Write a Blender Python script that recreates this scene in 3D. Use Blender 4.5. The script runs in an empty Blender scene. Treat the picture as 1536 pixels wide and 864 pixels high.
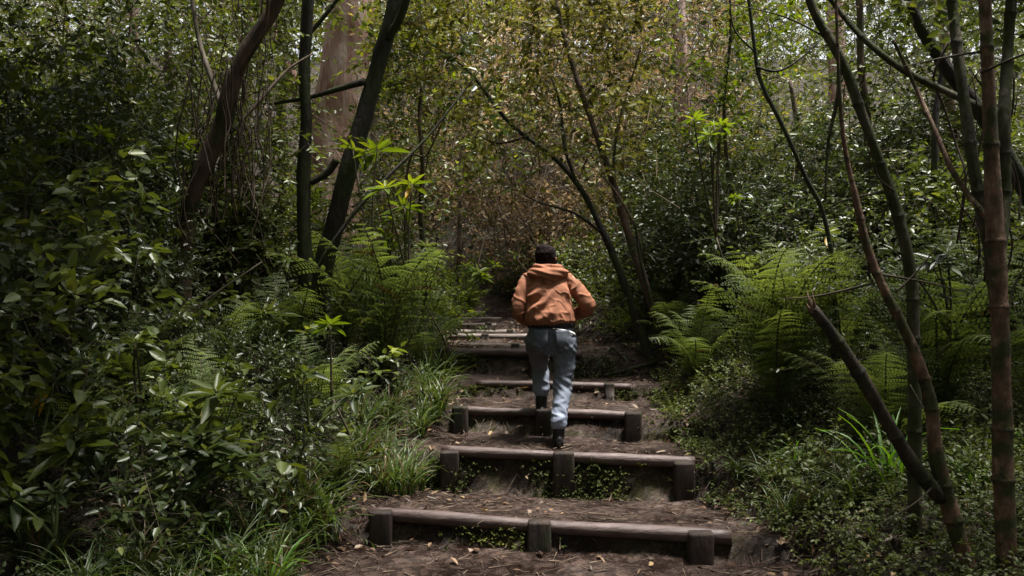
import bpy, math, random
import numpy as np
from mathutils import Vector

random.seed(11)
rng = np.random.default_rng(11)
SC = bpy.context.scene
COL = SC.collection
F = 1330.0                 # focal length of the photograph in its own pixels
EYE = 1.65
UP = np.array([0, 0, 1.0])


def P(px, py, d):
    """world point seen at a photograph pixel, d metres down the path"""
    return np.array([(px - 768) / F * d, d, EYE - (py - 432) / F * d])


def nrm(v):
    v = np.asarray(v, float)
    return v / np.maximum(np.linalg.norm(v, axis=-1, keepdims=True), 1e-9)


# ------------------------------------------------------------------ noise
_w = np.random.default_rng(5)
_K = [(_w.normal(size=(9, 3)), _w.uniform(0, 6.28, 9)) for _ in range(4)]


def noise(p, scale=1.0, octs=2):
    """smooth pseudo noise, about -1..1"""
    p = np.asarray(p, float)
    if p.shape[-1] == 2:
        p = np.concatenate([p, np.zeros(p.shape[:-1] + (1,))], -1)
    out = 0
    for o in range(octs):
        k, ph = _K[o % 4]
        out = out + np.sin((p * scale * 2 ** o) @ k.T + ph).sum(-1) / 3.2 / 1.8 ** o
    return out / 1.4


# ------------------------------------------------------------------ terrain
LOG_Y = [5.70, 6.98, 7.75, 8.70, 9.40, 10.20, 11.00, 11.80, 12.60, 13.35, 14.15]
LOG_TOP = [.167, .38, .60, .74, 1.00, 1.01, 1.08, 1.095, 1.157, 1.215, 1.285]
SLANT = .25
PROF = [(-60, -.6), (-8, -.15), (0, -.08), (4.6, -.05), (5.60, -.03), (5.65, .06), (5.71, .125), (6.2, .09), (6.84, .03),
        (6.91, .20), (6.99, .335), (7.3, .365), (7.62, .375), (7.69, .49), (7.76, .555), (8.2, .56), (8.57, .58), (8.64, .65), (8.71, .70), (9.0, .715), (9.26, .735),
        (9.34, .87), (9.41, .955), (10.10, .955), (10.21, .972), (10.9, .985), (11.01, 1.035), (11.65, 1.04), (11.81, 1.055),
        (12.45, 1.07), (12.61, 1.115), (13.2, 1.13), (13.36, 1.18), (14.0, 1.2), (14.16, 1.25), (16, 1.75), (20, 3.3), (30, 7.8), (45, 13), (80, 20), (160, 30)]
PROF = np.array(PROF)
PSM = np.array([(-60, -.6), (-8, -.15), (4.6, -.05), (6.3, .15), (7.7, .5), (9.4, .85), (11, 1.03), (13.6, 1.2), (16, 1.75), (20, 3.3),
                (30, 7.8), (45, 13), (80, 20), (160, 30)])
EDGE = np.array([  # y, left edge, right edge
    (-6, -1.6, 1.8), (4.5, -1.5, 1.75), (5.3, -1.35, 1.68), (5.8, -1.1, 1.65), (6.98, -.95, 1.62), (7.75, -.75, 1.5), (8.7, -.8, 1.5),
    (9.4, -.85, 1.35), (10.2, -.8, 1.0), (11, -.8, .5), (12.6, -.9, .25), (13.5, -1., .1), (14.2, -1.1, .0), (16, -1.9, -.9), (18, -3.0, -2.2), (19, -3.6, -3.0)])


def edges(y):
    return np.interp(y, EDGE[:, 0], EDGE[:, 1]), np.interp(y, EDGE[:, 0], EDGE[:, 2])


def edge_dist(x, y):
    """>0 outside the path (metres from its edge), <0 inside"""
    l, r = edges(y)
    return np.maximum(l - x, x - r)


def hgt(x, y):
    x = np.asarray(x, float); y = np.asarray(y, float)
    l, r = edges(y)
    yy = y + SLANT * np.clip(x - .3, -1.4, 1.4) * np.clip((14 - y) / 4, 0, 1)
    e = np.maximum(l - x, x - r)
    k = np.clip((e + .22 + noise(np.stack([x, y], -1), 3., 2) * .08) / .42, 0, 1); k = k * k * (3 - 2 * k)
    z = np.interp(yy, PROF[:, 0], PROF[:, 1]) * (1 - k) + np.interp(yy, PSM[:, 0], PSM[:, 1]) * k
    el = np.maximum(l - x, 0); er = np.maximum(x - r, 0)
    far = np.clip((30 - y) / 15, 0.15, 1)
    z = z + far * (np.where(el > 0, .30 * np.minimum(el, 9) + .10 * np.clip(el / .5, 0, 1), 0))
    z = z + far * (np.where(er > 0, .22 * np.minimum(er, 9) + .10 * np.clip(er / .5, 0, 1), 0))
    p = np.stack([x, y], -1)
    z = z + np.clip(e, 0, 1) * noise(p, .6, 3) * .12 + noise(p, 2.2, 2) * .012
    z = z + np.clip(-e * 3, 0, 1) * noise(p, 5.0, 3) * .012
    return z


def H(x, y):
    return float(hgt(np.array([x]), np.array([y]))[0])


# ------------------------------------------------------------------ mesh builder
class MB:
    def __init__(s):
        s.v = []; s.f = []; s.m = []; s.t = []; s.n = 0

    def add(s, v, f, mat=0, tint=.5):
        v = np.asarray(v, float).reshape(-1, 3); f = np.asarray(f, int)
        if f.ndim == 2 and f.shape[1] == 3:
            f = np.concatenate([f, -np.ones((len(f), 1), int) - s.n], 1)
        s.v.append(v); s.f.append(f + s.n); s.m.append(np.full(len(f), mat))
        s.t.append(np.broadcast_to(np.asarray(tint, float), (len(v),))); s.n += len(v)

    def mesh(s, name, mats, smooth=True):
        me = bpy.data.meshes.new(name)
        v = np.concatenate(s.v); f = np.concatenate(s.f); m = np.concatenate(s.m); t = np.concatenate(s.t)
        tri = f[:, 3] < 0
        cnt = np.where(tri, 3, 4)
        loops = f.reshape(-1)[(np.arange(4)[None, :] < cnt[:, None]).reshape(-1)]
        start = np.concatenate([[0], np.cumsum(cnt)[:-1]])
        me.vertices.add(len(v)); me.vertices.foreach_set('co', v.astype(np.float32).reshape(-1))
        me.loops.add(len(loops)); me.loops.foreach_set('vertex_index', loops.astype(np.int32))
        me.polygons.add(len(f)); me.polygons.foreach_set('loop_start', start.astype(np.int32))
        me.polygons.foreach_set('material_index', m.astype(np.int32))
        me.polygons.foreach_set('use_smooth', np.full(len(f), smooth))
        a = me.attributes.new('tint', 'FLOAT', 'POINT'); a.data.foreach_set('value', t.astype(np.float32))
        for k in mats: me.materials.append(k)
        me.update(calc_edges=True)
        return me

    def build(s, name, mats, parent=None, smooth=True, loc=None):
        if not isinstance(mats, (list, tuple)): mats = [mats]
        o = bpy.data.objects.new(name, s.mesh(name, mats, smooth)); COL.objects.link(o)
        if parent is not None: o.parent = parent
        if loc is not None: o.location = loc
        return o


def tag(o, label=None, cat=None, group=None, kind=None):
    if label: o['label'] = label
    if cat: o['category'] = cat
    if group: o['group'] = group
    if kind: o['kind'] = kind
    return o


def empty(name, loc, rz=0, label=None, cat=None, group=None):
    o = bpy.data.objects.new(name, None); COL.objects.link(o)
    o.location = [float(a) for a in loc]; o.rotation_euler.z = rz; o.empty_display_size = .2
    return tag(o, label, cat, group)


def copy_tree(root, loc, rz=0., scale=1., label=None, group=None, tilt=(0, 0)):
    r = root.copy(); COL.objects.link(r)
    r.location = [float(a) for a in loc]; r.rotation_euler = (tilt[0], tilt[1], rz)
    r.scale = (scale, scale, scale) if np.isscalar(scale) else scale
    if label: r['label'] = label
    if group: r['group'] = group
    for ch in list(root.children):
        c = ch.copy(); COL.objects.link(c); c.parent = r
        for g in ch.children:
            d = g.copy(); COL.objects.link(d); d.parent = c
    return r


def catmull(pts, n):
    p = np.asarray(pts, float); m = len(p)
    q = np.concatenate([[2 * p[0] - p[1]], p, [2 * p[-1] - p[-2]]])
    out = []
    for i in range(m - 1):
        a, b, c, d = q[i:i + 4]
        for t in np.linspace(0, 1, n, endpoint=False):
            out.append(.5 * ((2 * b) + (c - a) * t + (2 * a - 5 * b + 4 * c - d) * t * t + (3 * b - a - 3 * c + d) * t ** 3))
    out.append(p[-1])
    return np.array(out)


def tube(mb, pts, rad, seg=10, mat=0, tint=.5, rough=0., cap=True, ell=None, seed=0.):
    pts = np.asarray(pts, float); n = len(pts); rad = np.broadcast_to(np.asarray(rad, float), (n,)).copy()
    t = nrm(np.gradient(pts, axis=0))
    ref = np.array([0, 1.0, 0]) if abs(t[:, 1]).mean() < .8 else np.array([1.0, 0, 0])
    a = nrm(np.cross(t, ref)); b = nrm(np.cross(a, t))
    if cap:
        pts = np.concatenate([pts[:1], pts, pts[-1:]]); a = np.concatenate([a[:1], a, a[-1:]]); b = np.concatenate([b[:1], b, b[-1:]])
        rad = np.concatenate([[rad[0] * .02], rad, [rad[-1] * .02]])
        tint = tint if np.isscalar(tint) else np.concatenate([tint[:1], tint, tint[-1:]]); n += 2
    th = np.linspace(0, 2 * np.pi, seg, endpoint=False)
    v = pts[:, None] + rad[:, None, None] * (np.cos(th)[None, :, None] * a[:, None] + np.sin(th)[None, :, None] * b[:, None])
    if rough:
        k = noise(v + seed, 4.0, 2) * .6 + noise(v + seed, 14.0, 2) * .4
        v = pts[:, None] + (v - pts[:, None]) * (1 + rough * k)[..., None]
    i = np.arange(n - 1)[:, None] * seg; j = np.arange(seg)[None]; j2 = (j + 1) % seg
    f = np.stack([i + j, i + j2, i + seg + j2, i + seg + j], -1).reshape(-1, 4)
    tt = tint if np.isscalar(tint) else np.repeat(tint, seg)
    mb.add(v, f, mat, tt)


def twigs(mb, a, b, r0, r1, mat=0, tint=.5):
    """many thin 3-sided prisms at once"""
    a = np.asarray(a, float); b = np.asarray(b, float); n = len(a)
    t = nrm(b - a); u = nrm(np.cross(t, UP + .01)); w = np.cross(t, u)
    r0 = np.broadcast_to(r0, (n,)); r1 = np.broadcast_to(r1, (n,))
    vs = []
    for p, r in ((a, r0), (b, r1)):
        for k in range(3):
            c, s_ = math.cos(k * 2.094), math.sin(k * 2.094)
            vs.append(p + r[:, None] * (c * u + s_ * w))
    v = np.stack(vs, 1)
    o = np.arange(n)[:, None, None] * 6
    f = (o + np.array([[0, 1, 4, 3], [1, 2, 5, 4], [2, 0, 3, 5]])[None]).reshape(-1, 4)
    tt = tint if np.isscalar(tint) else np.repeat(tint, 6)
    mb.add(v, f, mat, tt)


LEAF = np.array([(0, 0), (.28, .46), (.68, .36), (1, 0), (.68, -.36), (.28, -.46)])


def leaves(mb, pos, d, nor, L, W, mat=0, tint=.5, curl=.15, fold=.35):
    pos = np.asarray(pos, float).reshape(-1, 3); n = len(pos)
    d = nrm(d).reshape(-1, 3); nor = np.asarray(nor, float).reshape(-1, 3)
    side = nrm(np.cross(nor, d)); nor = np.cross(d, side)
    L = np.broadcast_to(L, (n,)); W = np.broadcast_to(W, (n,))
    u = LEAF[:, 0][None, :, None] * L[:, None, None]; v = LEAF[:, 1][None, :, None] * W[:, None, None]
    w = np.abs(v) * fold - curl * L[:, None, None] * (LEAF[:, 0] ** 2)[None, :, None]
    vv = pos[:, None] + u * d[:, None] + v * side[:, None] + w * nor[:, None]
    o = np.arange(n)[:, None, None] * 6
    f = (o + np.array([[0, 3, 2, 1], [0, 5, 4, 3]])[None]).reshape(-1, 4)
    tt = tint if np.isscalar(tint) else np.repeat(tint, 6)
    mb.add(vv, f, mat, tt)


def rdir(n, up=0.0, r=rng):
    v = nrm(r.normal(size=(n, 3))); v[:, 2] += up
    return nrm(v)


def sprays(mb, base, dirs, length, k, L, W, tint, lm=0, tm=None, droop=.12, flat=.8, jit=.35, r=rng, twr=.003):
    """leafy twigs: k leaves set alternately along each twig"""
    base = np.asarray(base, float); n = len(base); dirs = nrm(dirs)
    length = np.broadcast_to(length, (n,))
    t = np.linspace(.2, 1, k)
    side = nrm(np.cross(dirs, UP + r.normal(size=(n, 3)) * .15))
    pos = base[:, None] + dirs[:, None] * (length[:, None] * t)[..., None]
    pos[..., 2] -= droop * length[:, None] * t ** 2
    sg = np.where(np.arange(k) % 2 == 0, 1., -1.)[None, :, None] * np.where(np.arange(k) == k - 1, .15, 1.)[None, :, None]
    d = dirs[:, None] * .55 + side[:, None] * sg * .9 + r.normal(size=(n, k, 3)) * jit
    d[..., 2] -= .15
    nn = UP * flat + r.normal(size=(n, k, 3)) * .45
    s = r.uniform(.65, 1.25, (n, k)) * (1 - .25 * np.abs(t - .55))[None]
    tn = np.broadcast_to(np.asarray(tint, float).reshape(-1, 1), (n, k)) + r.normal(size=(n, k)) * .09
    leaves(mb, pos, d, nn, (L * s).ravel(), (W * s).ravel(), lm, np.clip(tn + .45 * (r.uniform(size=(n, k)) < .035), 0.02, .98).ravel())
    if tm is not None:
        tip = base + dirs * length[:, None]; tip[:, 2] -= droop * length
        twigs(mb, base, tip, twr, twr * .5, tm, r.uniform(.2, .8, n))


# ------------------------------------------------------------------ materials
def mat(name):
    m = bpy.data.materials.new(name); m.use_nodes = True
    nt = m.node_tree; nt.nodes.clear()
    return m, nt, lambda t, **k: _node(nt, t, **k)


def _node(nt, t, **k):
    n = nt.nodes.new(t)
    for a, b in k.items(): setattr(n, a, b)
    return n


def ramp(nt, stops, inp, interp='LINEAR'):
    r = nt.nodes.new('ShaderNodeValToRGB'); r.color_ramp.interpolation = interp
    e = r.color_ramp.elements
    while len(e) < len(stops): e.new(.5)
    for q, (p, c) in zip(e, stops): q.position = p; q.color = (*c, 1)
    nt.links.new(inp, r.inputs[0]); return r.outputs[0]


def leaf_mat(name, stops, rough=.42, trans=.28, spec=.5, obj_var=.12):
    m, nt, N = mat(name)
    at = N('ShaderNodeAttribute', attribute_name='tint'); oi = N('ShaderNodeObjectInfo')
    geo = N('ShaderNodeNewGeometry'); nz = N('ShaderNodeTexNoise'); nz.inputs['Scale'].default_value = 1.3
    nt.links.new(geo.outputs['Position'], nz.inputs['Vector'])
    a = N('ShaderNodeMath', operation='MULTIPLY_ADD'); a.inputs[1].default_value = obj_var * 2; a.inputs[2].default_value = -obj_var
    nt.links.new(oi.outputs['Random'], a.inputs[0])
    b = N('ShaderNodeMath', operation='ADD'); nt.links.new(at.outputs['Fac'], b.inputs[0]); nt.links.new(a.outputs[0], b.inputs[1])
    c = N('ShaderNodeMath', operation='MULTIPLY_ADD'); c.inputs[1].default_value = .5; nt.links.new(nz.outputs['Fac'], c.inputs[0])
    b2 = N('ShaderNodeMath', operation='ADD'); b2.inputs[1].default_value = -.25; nt.links.new(b.outputs[0], b2.inputs[0])
    nt.links.new(b2.outputs[0], c.inputs[2])
    colr = ramp(nt, stops, c.outputs[0])
    p = N('ShaderNodeBsdfPrincipled'); p.inputs['Roughness'].default_value = rough; p.inputs['Specular IOR Level'].default_value = spec
    nt.links.new(colr, p.inputs['Base Color'])
    tr = N('ShaderNodeBsdfTranslucent')
    hs = N('ShaderNodeHueSaturation'); hs.inputs['Hue'].default_value = .485; hs.inputs['Saturation'].default_value = 1.12; hs.inputs['Value'].default_value = 1.5
    nt.links.new(colr, hs.inputs['Color']); nt.links.new(hs.outputs[0], tr.inputs['Color'])
    mx = N('ShaderNodeMixShader'); mx.inputs[0].default_value = trans
    nt.links.new(p.outputs[0], mx.inputs[1]); nt.links.new(tr.outputs[0], mx.inputs[2])
    o = N('ShaderNodeOutputMaterial'); nt.links.new(mx.outputs[0], o.inputs[0])
    return m


def surf_mat(name, stops, scale=6, stretch=(1, 1, 1), rough=(.6, .9), bump=.3, bscale=25, moss=None, moss_amt=.5, tint_stops=None, spec=.3, dist=.02, detail=8):
    m, nt, N = mat(name)
    tc = N('ShaderNodeTexCoord'); mp = N('ShaderNodeMapping'); mp.inputs['Scale'].default_value = stretch
    nt.links.new(tc.outputs['Object'], mp.inputs[0])
    n1 = N('ShaderNodeTexNoise'); n1.inputs['Scale'].default_value = scale; n1.inputs['Detail'].default_value = detail; n1.inputs['Roughness'].default_value = .65
    n2 = N('ShaderNodeTexNoise'); n2.inputs['Scale'].default_value = bscale; n2.inputs['Detail'].default_value = 8; n2.inputs['Roughness'].default_value = .7
    n3 = N('ShaderNodeTexNoise'); n3.inputs['Scale'].default_value = scale * .35; n3.inputs['Detail'].default_value = 6
    nt.links.new(mp.outputs[0], n1.inputs[0]); nt.links.new(mp.outputs[0], n2.inputs[0]); nt.links.new(tc.outputs['Object'], n3.inputs[0])
    c = ramp(nt, stops, n1.outputs['Fac'])
    if moss:
        f = ramp(nt, [(.62 - moss_amt * .4, (0, 0, 0)), (.72 - moss_amt * .4, (1, 1, 1))], n3.outputs['Fac'])
        mm = N('ShaderNodeMix', data_type='RGBA'); nt.links.new(f, mm.inputs[0]); nt.links.new(c, mm.inputs[6])
        c2 = ramp(nt, [(.35, tuple(x * .5 for x in moss)), (.7, tuple(x * 1.4 for x in moss))], n2.outputs['Fac'])
        nt.links.new(c2, mm.inputs[7]); c = mm.outputs[2]
    if tint_stops:
        at = N('ShaderNodeAttribute', attribute_name='tint'); mm = N('ShaderNodeMix', data_type='RGBA', blend_type='MULTIPLY'); mm.inputs[0].default_value = 1
        nt.links.new(c, mm.inputs[6]); nt.links.new(ramp(nt, tint_stops, at.outputs['Fac']), mm.inputs[7]); c = mm.outputs[2]
    p = N('ShaderNodeBsdfPrincipled'); p.inputs['Specular IOR Level'].default_value = spec
    nt.links.new(c, p.inputs['Base Color'])
    rr = N('ShaderNodeMapRange'); rr.inputs[1].default_value = .3; rr.inputs[2].default_value = .7; rr.inputs[3].default_value = rough[0]; rr.inputs[4].default_value = rough[1]
    nt.links.new(n3.outputs['Fac'], rr.inputs[0]); nt.links.new(rr.outputs[0], p.inputs['Roughness'])
    bp = N('ShaderNodeBump'); bp.inputs['Strength'].default_value = bump; bp.inputs['Distance'].default_value = dist
    nt.links.new(n2.outputs['Fac'], bp.inputs['Height']); nt.links.new(bp.outputs[0], p.inputs['Normal'])
    o = N('ShaderNodeOutputMaterial'); nt.links.new(p.outputs[0], o.inputs[0])
    return m


M = {}
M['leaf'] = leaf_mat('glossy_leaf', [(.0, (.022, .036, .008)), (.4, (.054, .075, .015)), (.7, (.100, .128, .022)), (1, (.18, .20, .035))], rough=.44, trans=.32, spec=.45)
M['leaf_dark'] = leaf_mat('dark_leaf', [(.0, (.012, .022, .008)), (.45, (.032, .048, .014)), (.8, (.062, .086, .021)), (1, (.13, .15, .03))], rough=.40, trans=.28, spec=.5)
M['leaf_lime'] = leaf_mat('lime_leaf', [(.0, (.04, .07, .010)), (.5, (.10, .15, .020)), (1, (.20, .225, .03))], rough=.48, trans=.45, spec=.3)
M['leaf_olive'] = leaf_mat('olive_leaf', [(.0, (.045, .038, .012)), (.35, (.085, .084, .020)), (.7, (.13, .14, .028)), (1, (.26, .23, .05))], rough=.5, trans=.4, spec=.3)
M['leaf_dry'] = leaf_mat('dry_leaf', [(.0, (.07, .046, .020)), (.4, (.21, .150, .075)), (.75, (.38, .30, .165)), (1, (.58, .51, .34))], rough=.5, trans=.35, spec=.4)
M['leaf_yellow'] = leaf_mat('yellowed_leaf', [(.0, (.30, .13, .01)), (1, (.50, .32, .02))], rough=.45, trans=.35)
M['fern'] = leaf_mat('fern_green', [(.0, (.050, .040, .012)), (.12, (.034, .050, .014)), (.5, (.074, .106, .026)), (1, (.16, .205, .045))], rough=.55, trans=.4, spec=.3)
M['sedge'] = leaf_mat('sedge_green', [(.0, (.16, .10, .05)), (.18, (.06, .06, .016)), (.5, (.036, .062, .014)), (1, (.085, .125, .024))], rough=.42, trans=.3, spec=.4)
M['strap'] = leaf_mat('bright_blade', [(.0, (.03, .08, .012)), (.6, (.07, .17, .02)), (1, (.16, .26, .04))], rough=.4, trans=.4, spec=.4)
M['cover'] = leaf_mat('ground_cover_leaf', [(.0, (.028, .042, .008)), (.5, (.060, .080, .018)), (1, (.13, .16, .028))], rough=.5, trans=.3, spec=.3)
M['moss'] = leaf_mat('moss_green', [(.0, (.016, .022, .004)), (.5, (.040, .052, .008)), (1, (.10, .10, .012))], rough=.8, trans=.1, spec=.2)
M['litter'] = leaf_mat('leaf_litter', [(.0, (.035, .020, .012)), (.5, (.11, .062, .034)), (.85, (.20, .13, .072)), (1, (.34, .23, .10))], rough=.5, trans=.1, spec=.4)
M['twig'] = surf_mat('dry_twig', [(.3, (.05, .036, .026)), (.7, (.16, .125, .095))], 8, rough=(.7, .95), bump=.1, tint_stops=[(0, (.35, .3, .28)), (1, (1.5, 1.4, 1.3))])
M['stem'] = surf_mat('green_brown_stem', [(.3, (.030, .024, .014)), (.7, (.075, .06, .032))], 9, rough=(.6, .9), bump=.2)
M['green_stem'] = surf_mat('green_stem', [(.3, (.05, .07, .018)), (.7, (.10, .13, .035))], 9, rough=(.45, .7), bump=.1)
M['bark_dark'] = surf_mat('mossy_dark_bark', [(.3, (.008, .006, .005)), (.55, (.022, .017, .012)), (.75, (.055, .044, .034))], 9, (1, 1, .35), bump=.9, bscale=22, moss=(.030, .038, .010), moss_amt=.45, dist=.03)
M['bark_brown'] = surf_mat('brown_bark', [(.3, (.035, .022, .014)), (.55, (.09, .058, .036)), (.75, (.17, .12, .08))], 8, (1, 1, .3), bump=.9, bscale=18, moss=(.045, .05, .014), moss_amt=.3, dist=.03)
M['bark_red'] = surf_mat('reddish_peeling_bark', [(.25, (.13, .06, .042)), (.42, (.31, .165, .125)), (.53, (.47, .31, .25)), (.7, (.62, .51, .45))], 6.0, (1, 1, .22), bump=1., bscale=9, dist=.09)
M['bark_node'] = surf_mat('ringed_stem_bark', [(.3, (.022, .020, .010)), (.5, (.060, .055, .028)), (.62, (.11, .10, .055)), (.70, (.26, .25, .20))], 16, (1, 1, .5), bump=.9, bscale=30, moss=(.040, .048, .012), moss_amt=.45, tint_stops=[(.0, (.22, .2, .18)), (.5, (1, 1, 1))])
M['bark_rust'] = surf_mat('rusty_ringed_bark', [(.3, (.032, .018, .010)), (.47, (.115, .064, .038)), (.6, (.20, .12, .075)), (.72, (.32, .25, .18))], 20, (1, 1, .5), bump=1., bscale=26, moss=(.045, .048, .014), moss_amt=.35, tint_stops=[(.0, (.2, .18, .16)), (.5, (1, 1, 1))])
M['bark_limb'] = surf_mat('dark_dead_limb_bark', [(.3, (.010, .007, .005)), (.5, (.032, .024, .015)), (.66, (.07, .048, .032)), (.8, (.15, .10, .07))], 18, (1, 1, .5), bump=1., bscale=26, moss=(.030, .034, .010), moss_amt=.3, tint_stops=[(.0, (.3, .28, .25)), (.5, (1, 1, 1))])
M['bark_pale'] = surf_mat('pale_bark', [(.3, (.10, .08, .06)), (.7, (.26, .22, .17))], 8, (1, 1, .3), bump=.6, bscale=20, moss=(.05, .055, .02), moss_amt=.2)
M['log'] = surf_mat('weathered_rail_wood', [(.3, (.020, .010, .008)), (.47, (.052, .031, .027)), (.6, (.092, .061, .056)), (.72, (.16, .118, .110))], 10, (.12, 1, 1), rough=(.38, .6), bump=.6, bscale=20, spec=.5)
M['log_pale'] = surf_mat('pale_rail_wood', [(.3, (.07, .055, .048)), (.5, (.16, .13, .115)), (.7, (.27, .235, .215))], 10, (.12, 1, 1), rough=(.45, .7), bump=.6, bscale=20)
M['post'] = surf_mat('dark_post_wood', [(.3, (.010, .006, .005)), (.55, (.028, .018, .013)), (.8, (.06, .042, .033))], 9, (1, 1, .2), rough=(.5, .85), bump=.9, bscale=20, moss=(.018, .020, .006), moss_amt=.12)
M['ground'] = surf_mat('forest_soil', [(.3, (.010, .007, .005)), (.55, (.028, .019, .012)), (.75, (.06, .042, .026))], 5, rough=(.7, .95), bump=.9, bscale=22, dist=.05, moss=(.02, .026, .007), moss_amt=.2)


def path_mat():
    m, nt, N = mat('trodden_mud')
    tc = N('ShaderNodeTexCoord'); geo = N('ShaderNodeNewGeometry')
    a = N('ShaderNodeTexNoise'); a.inputs['Scale'].default_value = 2.2; a.inputs['Detail'].default_value = 10; a.inputs['Roughness'].default_value = .62
    b = N('ShaderNodeTexNoise'); b.inputs['Scale'].default_value = 19; b.inputs['Detail'].default_value = 9; b.inputs['Roughness'].default_value = .7
    w = N('ShaderNodeTexVoronoi', feature='DISTANCE_TO_EDGE'); w.inputs['Scale'].default_value = 9
    for q in (a, b): nt.links.new(tc.outputs['Object'], q.inputs[0])
    mx = N('ShaderNodeMix', data_type='RGBA', blend_type='LINEAR_LIGHT'); mx.inputs[0].default_value = .12
    nt.links.new(tc.outputs['Object'], mx.inputs[6]); nt.links.new(b.outputs['Color'], mx.inputs[7]); nt.links.new(mx.outputs[2], w.inputs[0])
    c = ramp(nt, [(.28, (.013, .007, .005)), (.45, (.036, .020, .014)), (.58, (.070, .042, .031)), (.75, (.140, .102, .090))], a.outputs['Fac'])
    d = ramp(nt, [(.3, (.45, .42, .4)), (.65, (1.25, 1.2, 1.18))], b.outputs['Fac'])
    m1 = N('ShaderNodeMix', data_type='RGBA', blend_type='MULTIPLY'); m1.inputs[0].default_value = .9
    nt.links.new(c, m1.inputs[6]); nt.links.new(d, m1.inputs[7])
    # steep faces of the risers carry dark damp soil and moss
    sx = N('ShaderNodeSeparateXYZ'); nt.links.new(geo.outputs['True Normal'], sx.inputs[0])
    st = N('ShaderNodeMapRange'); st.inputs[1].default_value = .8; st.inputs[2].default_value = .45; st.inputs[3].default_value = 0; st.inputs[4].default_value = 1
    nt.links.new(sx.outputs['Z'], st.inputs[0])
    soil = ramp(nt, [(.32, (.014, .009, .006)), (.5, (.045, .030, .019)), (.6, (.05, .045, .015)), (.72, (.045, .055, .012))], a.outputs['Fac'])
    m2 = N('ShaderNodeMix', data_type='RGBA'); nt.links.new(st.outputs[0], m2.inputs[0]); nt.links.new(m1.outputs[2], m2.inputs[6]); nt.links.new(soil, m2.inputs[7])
    p = N('ShaderNodeBsdfPrincipled'); nt.links.new(m2.outputs[2], p.inputs['Base Color']); p.inputs['Specular IOR Level'].default_value = .4
    rr = ramp(nt, [(.40, (.26, .26, .26)), (.62, (.65, .65, .65))], a.outputs['Fac']); mr = N('ShaderNodeMath', operation='MAXIMUM'); nt.links.new(rr, mr.inputs[0]); nt.links.new(st.outputs[0], mr.inputs[1]); nt.links.new(mr.outputs[0], p.inputs['Roughness'])
    h = N('ShaderNodeMath', operation='MULTIPLY_ADD'); h.inputs[1].default_value = .25
    hw = ramp(nt, [(.0, (0, 0, 0)), (.12, (1, 1, 1))], w.outputs['Distance'])
    nt.links.new(hw, h.inputs[0]); nt.links.new(b.outputs['Fac'], h.inputs[2])
    bp = N('ShaderNodeBump'); bp.inputs['Strength'].default_value = 1.; bp.inputs['Distance'].default_value = .05
    nt.links.new(h.outputs[0], bp.inputs['Height']); nt.links.new(bp.outputs[0], p.inputs['Normal'])
    o = N('ShaderNodeOutputMaterial'); nt.links.new(p.outputs[0], o.inputs[0])
    return m


M['path'] = path_mat()


# ------------------------------------------------------------------ ground and path
def grid(mb, X, Y, Z, mat=0):
    ny, nx = X.shape
    i = np.arange(ny - 1)[:, None] * nx; j = np.arange(nx - 1)[None]
    f = np.stack([i + j, i + j + 1, i + nx + j + 1, i + nx + j], -1).reshape(-1, 4)
    mb.add(np.stack([X, Y, Z], -1), f, mat)


ys = np.concatenate([np.linspace(-60, -6, 10), np.arange(-5, 3, .4), np.arange(3, 14, .1), np.arange(14, 30, .4), np.linspace(30, 160, 40)])
xs = np.concatenate([np.linspace(-70, -8, 20), np.arange(-7.5, 7.5, .1), np.linspace(8, 70, 20)])
X, Y = np.meshgrid(xs, ys); Z = hgt(X, Y)
e = edge_dist(X, Y)
Z = Z - np.where((Y > -5) & (Y < 18.8), np.clip(-e / .15 + .2, 0, 1) * .30, 0)
mb = MB(); grid(mb, X, Y, Z)
tag(mb.build('ground', M['ground']), 'dark forest soil under ferns and leaf litter', None, None, 'structure')

ys = np.concatenate([np.arange(-5, 4.5, .25), np.arange(4.5, 13.2, .022), np.arange(13.2, 18.6, .12)])
us = np.linspace(0, 1, 110)
l, r = edges(ys)
X = (l - .35)[:, None] + (r - l + .7)[:, None] * us[None]; Y = np.repeat(ys[:, None], len(us), 1)
e = edge_dist(X, Y)
p2 = np.stack([X, Y], -1)
Z = hgt(X, Y) + .006 + noise(p2, 9, 3) * .009 + noise(p2, 3.5, 2) * .012
ed = e + noise(p2, 2.6, 3) * .11
Z = Z - np.clip(ed - .08, 0, 1) * .5
# risers: crumbling soil faces
Y = Y + noise(np.stack([X, Y, Z * 2], -1), 9, 3) * .025
mb = MB(); grid(mb, X, Y, Z)
tag(mb.build('path', M['path']), 'trodden muddy path climbing in earth steps', None, None, 'structure')

# ------------------------------------------------------------------ log steps
LOGS = [  # left x-pixel, right x-pixel, post pixels
    (556, 1097, (575, 808, 1046)), (664, 1042, (676, 844, 1022)), (680, 957, (691, 815, 947)), (716, 946, (912,)),
    (655, 872, (667, 800)), (688, 812, (773,)), (676, 796, (728,)), (684, 772, (765,)), (686, 745, (733,)), (684, 752, (690,)), (682, 738, (734,))]
LOG_LABELS = ['broad mossy log step nearest the viewer with three square dark posts',
              'log step just below the climber\'s rear foot with a wide central post',
              'log step under the climber\'s front foot with posts at both ends',
              'log step at the height of the climber\'s calves, over yellow-green moss',
              'log step beside the climber\'s thighs with a tall mossy riser',
              'first pale log step above the tall mossy riser, with a round-ended post',
              'second pale log step above the tall mossy riser, split by one post',
              'fourth log step from the top of the flight, a short pale rail with one post',
              'third log step from the top of the flight, a short pale rail', 'second log step from the top of the flight, where the path bends away', 'topmost and farthest log step at the bend of the path']
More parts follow.
